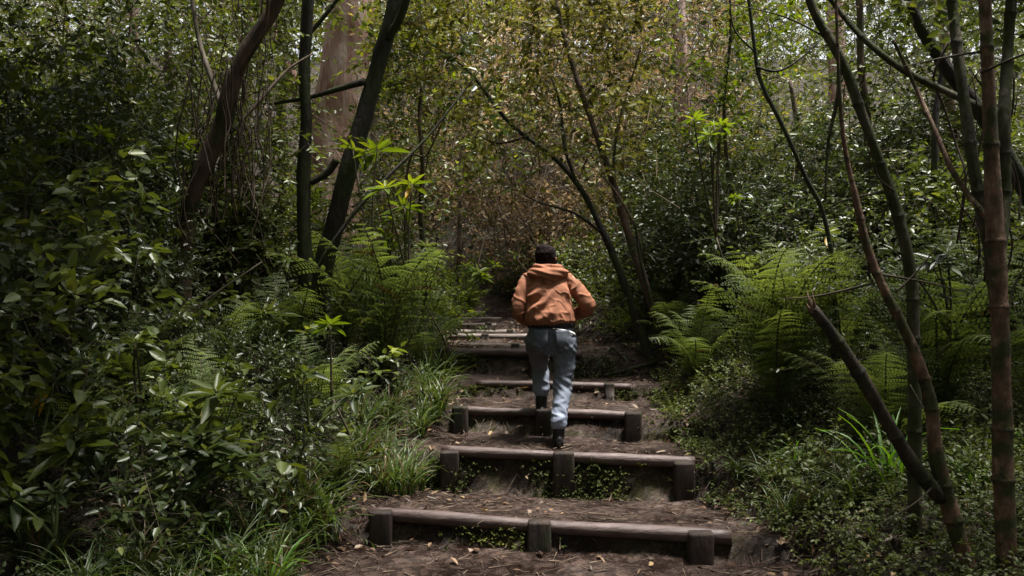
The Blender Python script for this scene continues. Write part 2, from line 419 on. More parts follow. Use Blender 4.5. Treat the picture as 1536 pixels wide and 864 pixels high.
for i, (pl, pr, posts) in enumerate(LOGS):
    d = LOG_Y[i]; top = LOG_TOP[i]
    sl = SLANT if i < 5 else .1
    def pt(px, dd=0., zz=0., d=d, sl=sl, top=top):
        x = (px - 768) / F * d
        y = d - SLANT * np.clip(x - .3, -1.4, 1.4) * np.clip((14 - d) / 4, 0, 1)
        x = (px - 768) / F * y
        return np.array([x, y + dd, top + zz])
    a, b = pt(pl), pt(pr)
    rt = empty('log_step', (a + b) / 2 - np.array([0, .02, .1]), 0, LOG_LABELS[i], 'log step', 'log steps of the path')
    c0 = np.array(rt.location)
    rad = (.045, .043, .041, .038, .044, .045, .04, .038, .036, .034, .034)[i]
    n = 26; t = np.linspace(0, 1, n)[:, None]
    line = a * (1 - t) + b * t - np.array([0, .02, rad]) - c0
    line[:, 2] += noise(line * 1.0 + i * 7, 1.2, 2) * .012; line[:, 1] += noise(line + i * 3, 1.0, 2) * .012
    mb = MB(); tube(mb, line, rad * (1 + .06 * np.sin(np.linspace(0, 9, n) + i)), 18, rough=.07, seed=i * 5.)
    mb.build('rail', M['log' if i < 5 else 'log_pale'], rt)
    for k, pp in enumerate(posts):
        q = pt(pp, -.10, .0) - c0
        hw, hd = (.075, .05) if i < 3 else (.05, .045)
        if i == 1 and k == 1: hw = .085
        if i == 0: hw = .078
        base = H(q[0] + c0[0], q[1] + c0[1]) - .15 - c0[2]
        if i == 1 and k != 1: q[2] -= .035
        zz = np.array([base, base + .15, (base + q[2]) / 2, q[2] - .012, q[2] + .004])
        th = np.linspace(0, 2 * np.pi, 20, endpoint=False)
        sx = np.sign(np.cos(th)) * np.abs(np.cos(th)) ** .35; sy = np.sign(np.sin(th)) * np.abs(np.sin(th)) ** .35
        V = []
        for kk, z in enumerate(zz):
            s = (1.03, 1.0, .98, .97, .90)[kk]
            ring = np.stack([q[0] + hw * s * sx, q[1] + hd * s * sy, np.full(20, z)], -1)
            ring[:, :2] += (noise(ring + i * 3.3 + k, 9, 2) * .006)[:, None]
            V.append(ring)
        V.append(np.repeat([[q[0], q[1], q[2] + .002]], 20, 0))
        V = np.array(V); V[-1] = V[-1] * .96 + V[-2] * .04
        ii = np.arange(len(V) - 1)[:, None] * 20; j = np.arange(20)[None]; j2 = (j + 1) % 20
        mb = MB(); mb.add(V, np.stack([ii + j, ii + j2, ii + 20 + j2, ii + 20 + j], -1).reshape(-1, 4))
        mb.build('post', M['post'], rt)

# ------------------------------------------------------------------ limbs and trees
def pix(pts, d):
    """pixel polyline at depth d (a number or one depth per point) -> world"""
    dd = np.broadcast_to(np.asarray(d, float), (len(pts),))
    return np.array([P(px, py, q) for (px, py), q in zip(pts, dd)])


def limb(mb, pts, rad, seg=12, mat=0, rough=.10, nodes=0., sub=7, seed=0., root=False, wob=.0):
    pts = np.asarray(pts, float)
    if root:   # carry the lower end down into the soil
        b = pts[-1]
        g = H(b[0], b[1]) - .12
        if b[2] > g + .02:
            pts = np.concatenate([pts, [[b[0], b[1], g]]])
            rad = list(np.broadcast_to(rad, (len(pts) - 1,))) + [np.atleast_1d(rad)[-1] * 1.25]
    c = catmull(pts, sub)
    rr = np.interp(np.linspace(0, 1, len(c)), np.linspace(0, 1, len(pts)), np.broadcast_to(rad, (len(pts),)))
    if wob:
        c = c + np.stack([noise(c + seed, 1.7, 2), noise(c + seed + 9, 1.7, 2), 0 * c[:, 0]], -1) * wob
    tint = .6
    if nodes:
        s = np.concatenate([[0], np.cumsum(np.linalg.norm(np.diff(c, axis=0), axis=1))])
        ns = np.arange(seed % nodes, s[-1], nodes); ns = np.clip(ns + np.sin(np.arange(len(ns)) * 2.7 + seed * 9) * nodes * .22, 0, s[-1])
        ss = np.unique(np.concatenate([s] + [np.clip(ns + o, 0, s[-1]) for o in (-.022, -.010, 0, .010, .022)]))
        c = np.stack([np.interp(ss, s, c[:, k]) for k in range(3)], -1); rr = np.interp(ss, s, rr)
        dist = np.abs(ss[:, None] - ns[None]).min(1) if len(ns) else np.ones(len(ss))
        ring = np.clip(1 - dist / .02, 0, 1)
        rr = rr * (1 + .15 * ring); tint = .6 - .45 * np.clip(1 - dist / .016, 0, 1)
    tube(mb, c, rr, seg, mat, tint, rough, seed=seed)
    return c


def crown(mb, blobs, n, k, L, W, tint, lm=0, tm=1, length=(.2, .45), r=rng, up=.25, fill=1.):
    """sprays through a set of (centre, radii) lumps, thinner towards the gaps"""
    blobs = [(np.asarray(c, float), np.asarray(q, float)) for c, q in blobs]
    vol = np.array([np.prod(q) ** .7 for _, q in blobs]); vol /= vol.sum()
    B = r.choice(len(blobs), n, p=vol)
    u = rdir(n, 0, r) * (r.uniform(.15, 1, n) ** .55)[:, None]
    c = np.array([b[0] for b in blobs])[B]; q = np.array([b[1] for b in blobs])[B]
    p = c + u * q
    keep = noise(p, 1.9, 2) + r.normal(size=n) * .35 > -.25 - (fill - 1)
    p, u = p[keep], u[keep]
    d = nrm(u * .8 + rdir(len(p), up, r))
    sprays(mb, p, d, r.uniform(*length, len(p)), k, L, W, tint + r.normal(size=len(p)) * .12, lm, tm, r=r)


def tree(name, label, cat, trunk, crown_fn=None, bark='bark_brown', leafm='leaf', extra=None, group=None, extra_mats=None, base=None):
    """trunk: list of (pts, radius, kwargs) ; extra: parts {name: list of limbs}"""
    first = trunk[0][0][-1] if base is None else base
    rt = empty(name, (first[0], first[1], H(first[0], first[1])), 0, label, cat, group)
    off = np.array(rt.location)
    mb = MB()
    for pts, rad, kw in trunk: limb(mb, np.asarray(pts) - 0, rad, **kw)
    mb.v = [v - off for v in mb.v]
    mb.build('trunk', M[bark], rt)
    for nm, limbs in (extra or {}).items():
        for pts, rad, kw in limbs:
            kw = dict(kw); bk = kw.pop('bark', bark); m2 = MB(); limb(m2, pts, rad, **kw); m2.v = [v - off for v in m2.v]
            m2.build(nm, M[bk], rt)
    if bark in ('bark_node', 'bark_rust'):
        r5 = np.random.default_rng(int(abs(off[0]) * 1000)); c5 = catmull(np.asarray(trunk[0][0]), 8)
        for q in range(6):
            a5 = c5[r5.integers(4, len(c5) - 6)]; d5 = rdir(1, .5, r5)[0]; l5 = r5.uniform(.25, .6); m2 = MB()
            limb(m2, [a5, a5 + d5 * l5 * .5, a5 + d5 * l5 + r5.normal(size=3) * .06], [.007, .005, .002], seg=6, wob=.03, seed=q * 3.)
            m2.v = [v - off for v in m2.v]; m2.build('shoot', M['stem'], rt)
    if crown_fn:
        m3 = MB(); crown_fn(m3); m3.v = [v - off for v in m3.v]
        m3.build('crown', [M[leafm], M['twig']], rt)
    return rt


def bl(px, py, d, rx, ry=None, rz=None):
    return (P(px, py, d), (rx, ry or rx, rz or rx))


# A: dark mossy tree with two stems
d = 8.5
tree('twin_stemmed_tree', 'dark mossy tree forking into one upright and one slanting stem above the tall ferns', 'tree',
     [(pix([(478, -90), (455, 60), (459, 200), (462, 350), (470, 490)], d), [.05, .060, .066, .072, .11], dict(root=True, seed=1., wob=.03, rough=.17))],
     lambda m: (crown(m, [bl(430, -80, 8.3, .9), bl(600, -150, 8.8, 1.0), bl(390, 150, 8.4, .4, .5, .25), bl(430, 215, 8.3, .3, .4, .3), bl(350, 20, 8.7, .7, .7, .5)], 520, 9, .085, .042, .5)),
     'bark_dark', 'leaf',
     {'stem': [(pix([(640, -140), (592, 0), (560, 95), (528, 205), (500, 310), (482, 420), (474, 500)], d), [.05, .073, .080, .085, .085, .10, .11], dict(seed=4., wob=.045, rough=.17))],
      'branch': [(pix([(548, 122), (505, 134), (460, 147), (405, 156)], d), [.035, .03, .022, .012], dict(seg=8, seed=3.)),
                 (pix([(505, 240), (490, 260), (466, 275)], d), [.04, .035, .03], dict(seg=8, seed=8.)),
                 (pix([(580, 60), (603, 20), (618, -40)], [8.5, 8.4, 8.3]), [.05, .04, .035], dict(seg=8, seed=6.)),
                 (pix([(456, 60), (490, 20), (520, -20)], d), [.025, .02, .015], dict(seg=8, seed=5.))]})

# B: big reddish eucalyptus far behind
d = 13.5
tree('eucalyptus_tree', 'thick pale red eucalyptus trunk behind the twin-stemmed mossy tree', 'tree',
     [(pix([(548, -260), (532, -80), (526, 30), (515, 120), (503, 190), (496, 260), (488, 420)], d), [.30, .35, .36, .37, .38, .42, .55], dict(root=True, seed=2., rough=.06, seg=24))],
     None, 'bark_red', extra={'branch': [(pix([(480, 230), (450, 150), (415, 60), (380, -60)], d), [.13, .11, .10, .08], dict(seed=3.))]})
tree('eucalyptus_tree', 'slim orange eucalyptus trunk lit far up the slope beyond the climber', 'tree',
     [(pix([(1012, -200), (1016, -40), (1021, 100), (1024, 170), (1026, 330)], 15.), [.10, .115, .12, .13, .16], dict(root=True, seed=5., seg=16))], None, 'bark_red')
tree('eucalyptus_tree', 'grey pink eucalyptus trunk at the top edge above the slanting ringed stem', 'tree',
     [(pix([(1250, -160), (1252, 0), (1256, 120), (1258, 300)], 21.), [.18, .2, .2, .25], dict(root=True, seed=7., seg=16))], None, 'bark_red')

# C: gnarled brown trunk with creepers on the dark side
d = 7.5
tree('gnarled_tree', 'gnarled brown tree curving up to the right, hung with dry creepers', 'tree',
     [(pix([(452, -90), (412, 15), (380, 68), (352, 130), (335, 185), (310, 240), (290, 300), (280, 360), (274, 440)], d),
       [.055, .062, .066, .072, .08, .075, .065, .065, .07], dict(root=True, seed=3., rough=.16, wob=.03))],
     lambda m: crown(m, [bl(450, -110, 7.6, .8), bl(300, -60, 7.8, .9)], 330, 9, .08, .04, .5), 'bark_brown', 'leaf',
     {'branch': [(pix([(336, 180), (318, 120), (300, 60), (285, -30)], [7.5, 7.6, 7.7, 7.8]), [.03, .024, .02, .016], dict(seg=8, seed=2., bark='bark_pale', wob=.02)),
                 (pix([(352, 130), (372, 90), (398, 40), (404, -40)], [7.5, 7.4, 7.3, 7.2]), [.022, .02, .018, .014], dict(seg=8, seed=5.)),
                 (pix([(345, 200), (392, 150), (430, 105), (470, 80)], [7.5, 7.7, 7.9, 8.0]), [.02, .017, .014, .008], dict(seg=8, seed=7., wob=.03))]})
# dry creepers hanging round it
CR = [('tangle of dry brown creepers hanging against the gnarled tree', 330, 180, 7.35, 26, .55), ('loose skein of dry vines dangling from the top of the frame beside the gnarled tree', 375, 60, 7.9, 14, .75),
      ('thin dry vines hanging over the ringed stems at the bend of the multi-stemmed tree', 1490, 180, 4.6, 9, .5)]
for k, (lab, px, py, d, n, hh) in enumerate(CR):
    c = P(px, py, d); r2 = np.random.default_rng(50 + k); mb = MB()
    for i in range(n):
        x0 = c + np.array([r2.normal() * .16, r2.normal() * .16, hh * r2.uniform(.3, 1.1)])
        pts = [x0]
        for s in range(6):
            pts.append(pts[-1] + np.array([r2.normal() * .045, r2.normal() * .045, -hh * r2.uniform(.25, .5)]))
        tube(mb, catmull(pts, 4), r2.uniform(.003, .007), 5, 0, r2.uniform(.0, .45))
    mb.v = [v - c for v in mb.v]
    tag(mb.build('dry_vines' if k < 2 else 'hanging_vines', M['twig'], loc=c), lab, 'vines')

# D: slender leaning trees right of the climber
tree('leaning_tree', 'slender dark tree leaning far left over the climber with olive crown', 'tree',
     [(pix([(640, 60), (700, 105), (765, 185), (830, 235), (872, 285), (905, 350), (935, 420), (962, 500), (978, 545)], np.linspace(10.2, 9.2, 9)),
       [.012, .018, .024, .028, .032, .038, .042, .046, .06], dict(root=True, seed=1.3, wob=.02))],
     lambda m: crown(m, [bl(640, 60, 10, .7, .8, .55), bl(735, 60, 10.2, .8, .9, .6), bl(745, 175, 9.7, .55, .6, .35), bl(690, 130, 9.9, .55, .6, .4), bl(800, -40, 10.3, 1., 1., .7), bl(700, 0, 10.1, .9, .9, .6)], 720, 8, .085, .042, .55, length=(.2, .5)),
     'bark_dark', 'leaf_olive',
     {'branch': [(pix([(872, 285), (848, 215), (838, 150), (800, 60)], [9.5, 9.6, 9.7, 9.8]), [.02, .017, .014, .008], dict(seg=7, seed=4., wob=.02)),
                 (pix([(790, 205), (740, 215), (700, 190)], 9.8), [.014, .01, .006], dict(seg=7, seed=9., wob=.02)),
                 (pix([(905, 350), (860, 320), (810, 305), (780, 290)], [9.4, 9.3, 9.3, 9.2]), [.016, .013, .01, .006], dict(seg=7, seed=3., wob=.02))]})
tree('slim_tree', 'slim straight tree rising behind the leaning one into yellowish leaves', 'tree',
     [(pix([(818, -90), (832, 0), (862, 105), (898, 215), (932, 320), (965, 420), (998, 515), (1012, 560)], np.linspace(9.9, 9.0, 8)),
       [.016, .022, .028, .034, .04, .044, .05, .06], dict(root=True, seed=2.6, wob=.02))],
     lambda m: crown(m, [bl(850, 60, 9.8, .8, .9, .5), bl(905, 140, 9.6, .6, .8, .45), bl(850, 190, 9.5, .4, .5, .28), bl(930, 30, 9.9, .7, .8, .5), bl(900, 240, 9.3, .35, .4, .2), bl(1000, 40, 9.9, .8, .9, .6), bl(900, -20, 9.8, .9, .9, .5)], 780, 8, .085, .042, .5, length=(.2, .5)),
     'bark_brown', 'leaf_olive',
     {'branch': [(pix([(932, 320), (925, 240), (935, 160), (960, 70)], [9.3, 9.4, 9.5, 9.6]), [.02, .017, .014, .008], dict(seg=7, seed=4., wob=.02)),
                 (pix([(965, 420), (955, 350), (928, 290), (905, 262)], 9.2), [.015, .013, .01, .008], dict(seg=7, seed=5., wob=.02))]})
tree('thin_sapling', 'thin brown sapling at the very edge of the path under the slim straight tree', 'sapling',
     [(pix([(952, 330), (962, 400), (985, 480), (1008, 545)], 9.0), [.012, .016, .02, .026], dict(root=True, seed=2.6, wob=.02))], None, 'bark_dark')

# young tree with rosettes slanting over the ferns (left of the path)
tree('slanting_sapling', 'thin bare sapling slanting right above the big ferns', 'sapling',
     [(pix([(720, 105), (690, 145), (640, 205), (575, 270), (520, 335), (470, 430)], [8.6, 8.5, 8.3, 8.1, 8.0, 8.0]), [.006, .01, .013, .016, .019, .024], dict(root=True, seed=4.4, wob=.015, seg=8))],
     lambda m: crown(m, [bl(690, 150, 8.5, .22, .3, .12), bl(665, 180, 8.4, .15, .2, .1), bl(720, 100, 8.6, .25, .3, .15)], 26, 7, .11, .055, .35), 'bark_dark', 'leaf_dark')
tree('slanting_sapling', 'short leafless sapling slanting right beside the longer slanting one', 'sapling',
     [(pix([(668, 175), (640, 232), (610, 262)], 9.4), [.008, .012, .014], dict(root=True, seed=1.4, wob=.01, seg=8))], None, 'bark_brown')

# right side: ringed stems close to the viewer
d = 4.9
tree('ringed_stem', 'grey green ringed stem slanting down from the top edge to the big ferns', 'tree',
     [(pix([(1196, -60), (1222, 20), (1262, 90), (1296, 180), (1326, 260), (1350, 335), (1367, 420), (1370, 520), (1372, 640)], d), [.018, .022, .025, .027, .028, .030, .031, .032, .034],
       dict(root=True, seed=.13, nodes=.36, rough=.13))], None, 'bark_node',
     extra={'branch': [(pix([(1225, -30), (1262, 20), (1300, 62), (1355, 105), (1425, 140), (1480, 165)], [5.0, 5.0, 4.9, 4.8, 4.7, 4.6]), [.012, .015, .017, .018, .019, .02], dict(seed=.2, nodes=.3, seg=9)),
                       (pix([(1262, 90), (1258, 150), (1242, 220), (1236, 300)], [4.9, 5.0, 5.1, 5.1]), [.014, .012, .010, .007], dict(seed=.2, seg=8, wob=.02))]})
d = 4.4
tree('ringed_stem', 'brown ringed stem bending down to the lower corner with a snapped-off limb', 'tree',
     [(pix([(1252, -60), (1256, 60), (1260, 150), (1268, 225), (1284, 300), (1302, 375), (1325, 432), (1352, 485), (1378, 545), (1397, 610), (1404, 680), (1424, 760), (1462, 890)], d), [.006, .008, .010, .012, .018, .022, .025, .027, .03, .033, .036, .042, .05],
       dict(root=True, seed=.21, nodes=.27, rough=.17))], None, 'bark_rust',
     extra={'broken_limb': [(pix([(1219, 462), (1228, 474), (1258, 515), (1298, 575), (1335, 640), (1372, 700), (1412, 748)], [4.14, 4.15, 4.2, 4.25, 4.3, 4.35, 4.4]), [.022, .027, .030, .032, .034, .036, .038], dict(seed=.15, nodes=.31, rough=.2, bark='bark_limb'))]})
top = P(1220, 463, 4.14); mb = MB()
for q in range(6):
    a5 = top + np.array([math.cos(q * 1.05) * .014, math.sin(q * 1.05) * .014, -.02])
    tube(mb, [a5, a5 + [-.008, 0, .025 + .012 * (q % 3)], a5 + [-.018, 0, .045 + .03 * (q % 3)]], [.009, .006, .001], 5)
lm = [o for o in COL.objects if o.name.startswith('broken_limb')][0]
mb.v = [v - np.array(lm.parent.location) for v in mb.v]; mb.build('splintered_end', M['bark_rust'], lm)
d = 4.2
tree('multi_stemmed_tree', 'rusty brown ringed tree with three upright stems along the right edge', 'tree',
     [(pix([(1474, -80), (1480, 60), (1485, 190), (1492, 330), (1500, 480), (1504, 660), (1512, 900)], d), [.028, .031, .034, .038, .042, .045, .05], dict(root=True, seed=.1, nodes=.42, rough=.14, seg=16))],
     lambda m: crown(m, [bl(1450, -120, 4.4, .6, .8, .4), bl(1560, -60, 4.6, .5, .8, .4), (P(1500, -420, 4.4), (1.2, 1.4, .7))], 420, 9, .07, .035, .45), 'bark_rust', 'leaf',
     {'stem': [(pix([(1522, -80), (1513, 60), (1506, 180), (1507, 290), (1496, 400)], [4.35, 4.35, 4.3, 4.3, 4.22]), [.022, .025, .028, .030, .032], dict(seed=.3, nodes=.33, rough=.13, bark='bark_node')),
               (pix([(1420, -80), (1432, 40), (1446, 150), (1462, 260), (1484, 370), (1498, 470)], [4.5, 4.45, 4.4, 4.35, 4.3, 4.25]), [.022, .025, .027, .029, .03, .033], dict(seed=.22, nodes=.37, rough=.13, bark='bark_node'))],
      'branch': [(pix([(1340, 60), (1372, 128), (1402, 195), (1432, 262), (1490, 340)], [4.6, 4.6, 4.5, 4.4, 4.25]), [.008, .011, .013, .014, .016], dict(seed=.2, nodes=.2, seg=8))]})
tree('dark_stem', 'dark leaning stem behind the ringed stems near the top right corner', 'tree',
     [(pix([(1352, -60), (1380, 30), (1420, 100), (1470, 170), (1530, 280), (1600, 420)], 5.6), [.03, .036, .04, .045, .05, .06], dict(root=True, seed=3.1, wob=.02))], None, 'bark_dark')
tree('dark_stem', 'thin crooked dark stem over the leafy thicket to the right of the climber', 'tree',
     [(pix([(1118, -40), (1132, 70), (1142, 120), (1172, 185), (1206, 262), (1236, 320), (1250, 420)], 7.2), [.012, .016, .019, .02, .02, .02, .024], dict(root=True, seed=3.6, wob=.02, seg=8))], None, 'bark_dark',
     extra={'branch': [(pix([(1134, 100), (1165, 106), (1195, 90), (1230, 60)], 7.2), [.012, .01, .008, .004], dict(seg=7, seed=2., wob=.02)), (pix([(1134, 80), (1100, 40), (1095, -30)], 7.3), [.01, .008, .006], dict(seg=7, seed=5., wob=.02))]})

# far trunks among the thicket
tree('slender_tree', 'sunlit lime green young tree at the top edge just right of the slanting mossy stem', 'tree', [(pix([(640, -80), (636, 60), (628, 180), (632, 300), (640, 400)], 11.0), [.015, .02, .025, .03, .04], dict(root=True, seed=2.2, seg=8, wob=.04))],
     lambda m: crown(m, [bl(625, 30, 11, .55, .6, .35), bl(690, -10, 11.2, .6, .6, .4), bl(600, 90, 10.9, .4, .4, .25), bl(640, 130, 11, .35, .4, .2)], 300, 8, .085, .045, .55, length=(.25, .5)), 'bark_brown', 'leaf_lime')
tree('slender_tree', 'young tree with fresh yellow-green leaves over the right thicket beside the crooked dark stem', 'tree', [(pix([(1090, -60), (1096, 80), (1090, 200), (1100, 330), (1105, 420)], 9.4), [.012, .016, .02, .025, .03], dict(root=True, seed=2.9, seg=8, wob=.04))],
     lambda m: crown(m, [bl(1085, 190, 9.3, .35, .4, .2), bl(1120, 110, 9.4, .4, .5, .25), bl(1060, 60, 9.5, .5, .5, .3), bl(1160, 200, 9.3, .3, .4, .2), bl(1180, 40, 9.6, .6, .6, .4)], 260, 8, .08, .042, .4, length=(.2, .45)), 'bark_brown', 'leaf_lime')
FAR = [(690, 330, 200, 15, .035, 'bark_pale', 'short pale bare pole standing in the brown thicket above the path'), (572, 310, -40, 14, .05, 'bark_pale', 'straight pale trunk just beyond the slanting mossy stem'),
       (640, 300, -40, 20, .06, 'bark_brown', 'thin brown trunk in the brown thicket behind the bare sapling'), (210, 330, -60, 11, .07, 'bark_red', 'reddish trunk behind the dark left bank, left one of a close pair'),
       (238, 330, -60, 11.2, .06, 'bark_brown', 'brown trunk behind the dark left bank, right one of a close pair'), (330, 330, -60, 10.5, .045, 'bark_brown', 'straight brown trunk behind the gnarled tree'),
       (362, 360, -60, 12, .07, 'bark_red', 'reddish brown trunk between the gnarled tree and the mossy twin stems'), (424, 330, -60, 13, .08, 'bark_brown', 'brown trunk left of the thick eucalyptus'),
       (404, 330, -60, 16, .09, 'bark_pale', 'greyish trunk deep in the wood left of the thick eucalyptus'), (148, 380, 100, 9.5, .03, 'bark_dark', 'thin dark stem in the shaded left bank'), (22, 520, 330, 6.6, .045, 'bark_rust', 'rusty stem at the left edge among dark leaves'),
       (40, 520, 355, 6.8, .035, 'bark_rust', 'shorter rusty stem just beside the one at the left edge'), (770, 330, -60, 26, .13, 'bark_pale', 'pale trunk far up the slope above the climber'), (905, 300, -60, 22, .08, 'bark_brown', 'thin brown trunk far up the slope right of the climber'),
       (958, 300, -60, 28, .15, 'bark_pale', 'pale grey trunk far up the slope near the orange eucalyptus'), (1080, 420, 260, 11, .045, 'bark_dark', 'dark stem inside the leafy thicket beyond the right fern'),
       (1180, 420, 120, 11.5, .04, 'bark_brown', 'thin brown stem inside the thicket right of the crooked dark stem'), (1310, 420, -60, 9.5, .05, 'bark_brown', 'brown trunk behind the slanting ringed stem'),
       (1395, 440, 80, 8.5, .04, 'bark_dark', 'dark upright stem between the ringed stems'), (1440, 430, -40, 10.5, .07, 'bark_red', 'reddish trunk behind the ringed stems at the right'),
       (725, 300, -60, 32, .16, 'bark_brown', 'brown trunk farthest up the slope under the olive leaves'), (660, 230, -60, 27, .12, 'bark_pale', 'pale trunk up the slope beside lime green leaves')]
for i, (px, pb, pt_, d, rad, bk, lab) in enumerate(FAR):
    r2 = np.random.default_rng(200 + i); lean = r2.normal() * 25
    pts = pix([(px + lean * .8, pt_), (px + lean * .5 + r2.normal() * 6, pt_ * .66 + pb * .33), (px + r2.normal() * 5, pt_ * .33 + pb * .66), (px, pb)], d)
    top = P(px + lean, pt_, d)
    cf = None
    if pt_ < 0:
        def cf(m, top=top, d=d, r2=r2):
            crown(m, [(top + np.array([r2.normal() * .8, r2.normal() * .8, r2.uniform(.3, 1.8)]), r2.uniform(.6, 1.3, 3) * (1 + d / 25)) for _ in range(4)], 150, 8, .10 + d * .003, .05 + d * .0015, .5, length=(.3, .7), r=r2)
    tree('slender_tree' if pt_ < 0 else 'bare_stem', lab, 'tree', [(pts, [rad * .7, rad * .85, rad, rad * 1.1], dict(root=True, seed=i * 1.7, seg=8, wob=.03))], cf, bk, 'leaf_lime' if px in (572, 660, 770) else 'leaf' if i % 3 else 'leaf_olive')


# ------------------------------------------------------------------ ferns
def frond_mesh(seed, mats):
    r = np.random.default_rng(seed); mb = MB()
    n = 40
    # rachis arc in the x-z plane, unit length
    t = np.linspace(0, 1, n)
    ang = np.radians(np.interp(t, [0, .35, .7, 1], [78, 66, 38, -12 + r.normal() * 14]))
    ds = 1 / (n - 1)
    x = np.concatenate([[0], np.cumsum(np.cos(ang[:-1]) * ds)]); z = np.concatenate([[0], np.cumsum(np.sin(ang[:-1]) * ds)])
    y = .05 * np.sin(t * 2.2 + r.uniform(0, 6)) * t
    rach = np.stack([x, y, z], -1)
    tube(mb, rach, np.interp(t, [0, 1], [.008, .0015]), 5, 1, .5)
    T = nrm(np.gradient(rach, axis=0)); S = np.array([0, 1., 0]); Nn = nrm(np.cross(T, np.broadcast_to(S, T.shape)) * 1.0)
    for tt in np.linspace(.14, .985, 25):
        i = tt * (n - 1); i0 = int(i)
        p = rach[i0] + (rach[min(i0 + 1, n - 1)] - rach[i0]) * (i - i0)
        tg, nn = T[i0], Nn[i0]
        if nn[2] < 0: nn = -nn
        l = .215 * np.interp(tt, [.16, .28, .45, .7, .9, 1], [.45, .8, 1, .82, .42, .08]) * r.uniform(.9, 1.08)
        for sg in (-1, 1):
            dirp = nrm(tg * (.42 + r.normal() * .09) + S * sg + nn * (r.normal() * .16 - .05)); l *= r.uniform(.82, 1.1)
            k = 9
            q = np.linspace(.06, .97, k)
            dr = -.35 * l * (q ** 2)
            c = p + dirp * (l * q)[:, None] + nn * dr[:, None]
            wid = .020 * np.interp(q, [0, .3, 1], [1, .95, .25]) * (l / .215) ** .5
            acr = nrm(np.cross(nn, dirp))
            dd = np.concatenate([np.broadcast_to(acr * .9 + dirp * .45, (k, 3)), np.broadcast_to(-acr * .9 + dirp * .45, (k, 3))])
            pp = np.concatenate([c, c]); LL = np.concatenate([wid, wid])
            leaves(mb, pp, dd, np.broadcast_to(nn, (2 * k, 3)) + r.normal(size=(2 * k, 3)) * .12, LL, l / k * 1.0, 0, (.42 + .25 * tt + r.normal() * .10) if r.uniform() > .04 else .05, curl=.25, fold=.15)
    me = mb.mesh('frond', mats)
    return me


FR = [frond_mesh(i, [M['fern'], M['stem']]) for i in range(5)]


def fern(px, py, d, n, L, label, group='ferns beside the path', seed=0, elev=0., az=None, name='fern'):
    """px, py, d: where its base stands (dropped on the soil)"""
    r = np.random.default_rng(seed + 900)
    x = (px - 768) / F * d; z = H(x, d)
    rt = empty(name, (x, d, z - .02), 0, label, 'fern', group)
    for i in range(n):
        o = bpy.data.objects.new('frond', FR[(i + seed) % 5]); COL.objects.link(o); o.parent = rt
        a = (i * 2.4 + r.normal() * .25) if az is None else r.uniform(*az)
        o.rotation_euler = (r.normal() * .12, r.normal() * .16 + elev - (0.25 if i % 3 == 0 else 0), a)
        s = L * r.uniform(.75, 1.1); o.scale = (s, s, s)
    return rt


def seat(px, d):
    return (px - 768) / F * d, d


fern(575, 0, 8.2, 10, 1.65, 'largest upright fern left of the path below the slanting sapling', seed=1, elev=-.22, name='tall_fern')
fern(520, 0, 8.9, 8, 1.4, 'tall fern close behind the base of the mossy twin-stemmed tree', seed=2, elev=-.2, name='tall_fern')
fern(632, 0, 9.3, 10, .95, 'yellow-green fern next to the upper log steps', seed=3)
fern(655, 0, 10.8, 9, .75, 'small fern at the left end of the pale upper log steps', seed=4)
fern(425, 0, 7.9, 9, .95, 'dull fern left of the mossy twin-stemmed tree', seed=5)
fern(340, 0, 7.2, 9, .85, 'shaded fern at the foot of the gnarled tree', seed=6)
fern(300, 0, 5.9, 10, .95, 'dark fern in the middle of the shaded left bank', seed=7)
fern(205, 0, 6.3, 9, 1.0, 'dark fern high on the shaded left bank', seed=8)
fern(515, 0, 6.3, 7, .55, 'low fern beside the dirt at the left end of the nearest step', seed=9)
fern(475, 0, 7.0, 9, .85, 'fern in front of the mossy twin-stemmed tree', seed=10)
fern(1168, 0, 7.0, 16, 1.6, 'biggest fern right of the path with fronds fanning towards the climber', seed=11, elev=-.12, name='tall_fern')
fern(1262, 0, 7.6, 12, 1.4, 'tall fern behind the snapped-off limb', seed=12, name='tall_fern')
fern(1040, 0, 8.3, 11, .95, 'bright fern at the foot of the slim leaning trees', seed=13)
fern(985, 0, 10.4, 8, .7, 'small bright fern behind the slim leaning trees', seed=14)
fern(1410, 0, 6.6, 13, 1.5, 'tall pale fern between the ringed stems', seed=15, name='tall_fern')
fern(1500, 0, 7.9, 10, 1.4, 'tall fern behind the three upright stems at the right edge', seed=16, name='tall_fern')
fern(1325, 0, 6.2, 10, 1.05, 'shaded fern under the snapped-off limb', seed=17)
fern(1095, 0, 9.9, 9, 1.0, 'fern at the back of the right bank below the dark thicket', seed=18)
fern(1560, 0, 6.4, 9, 1.2, 'fern cut by the right edge behind the rusty stem', seed=19)
fern(1015, 0, 9.0, 10, .85, 'low fern over the roots at the right end of the upper step', seed=20)
fern(705, 0, 13.6, 8, .8, 'small fern where the path bends out of sight', seed=21)
fern(120, 0, 5.2, 8, .7, 'dark low fern under the whorled shrubs at the left', seed=22)
fern(1140, 0, 8.9, 11, 1.2, 'fern squeezed between the biggest right fern and the thicket', seed=24)


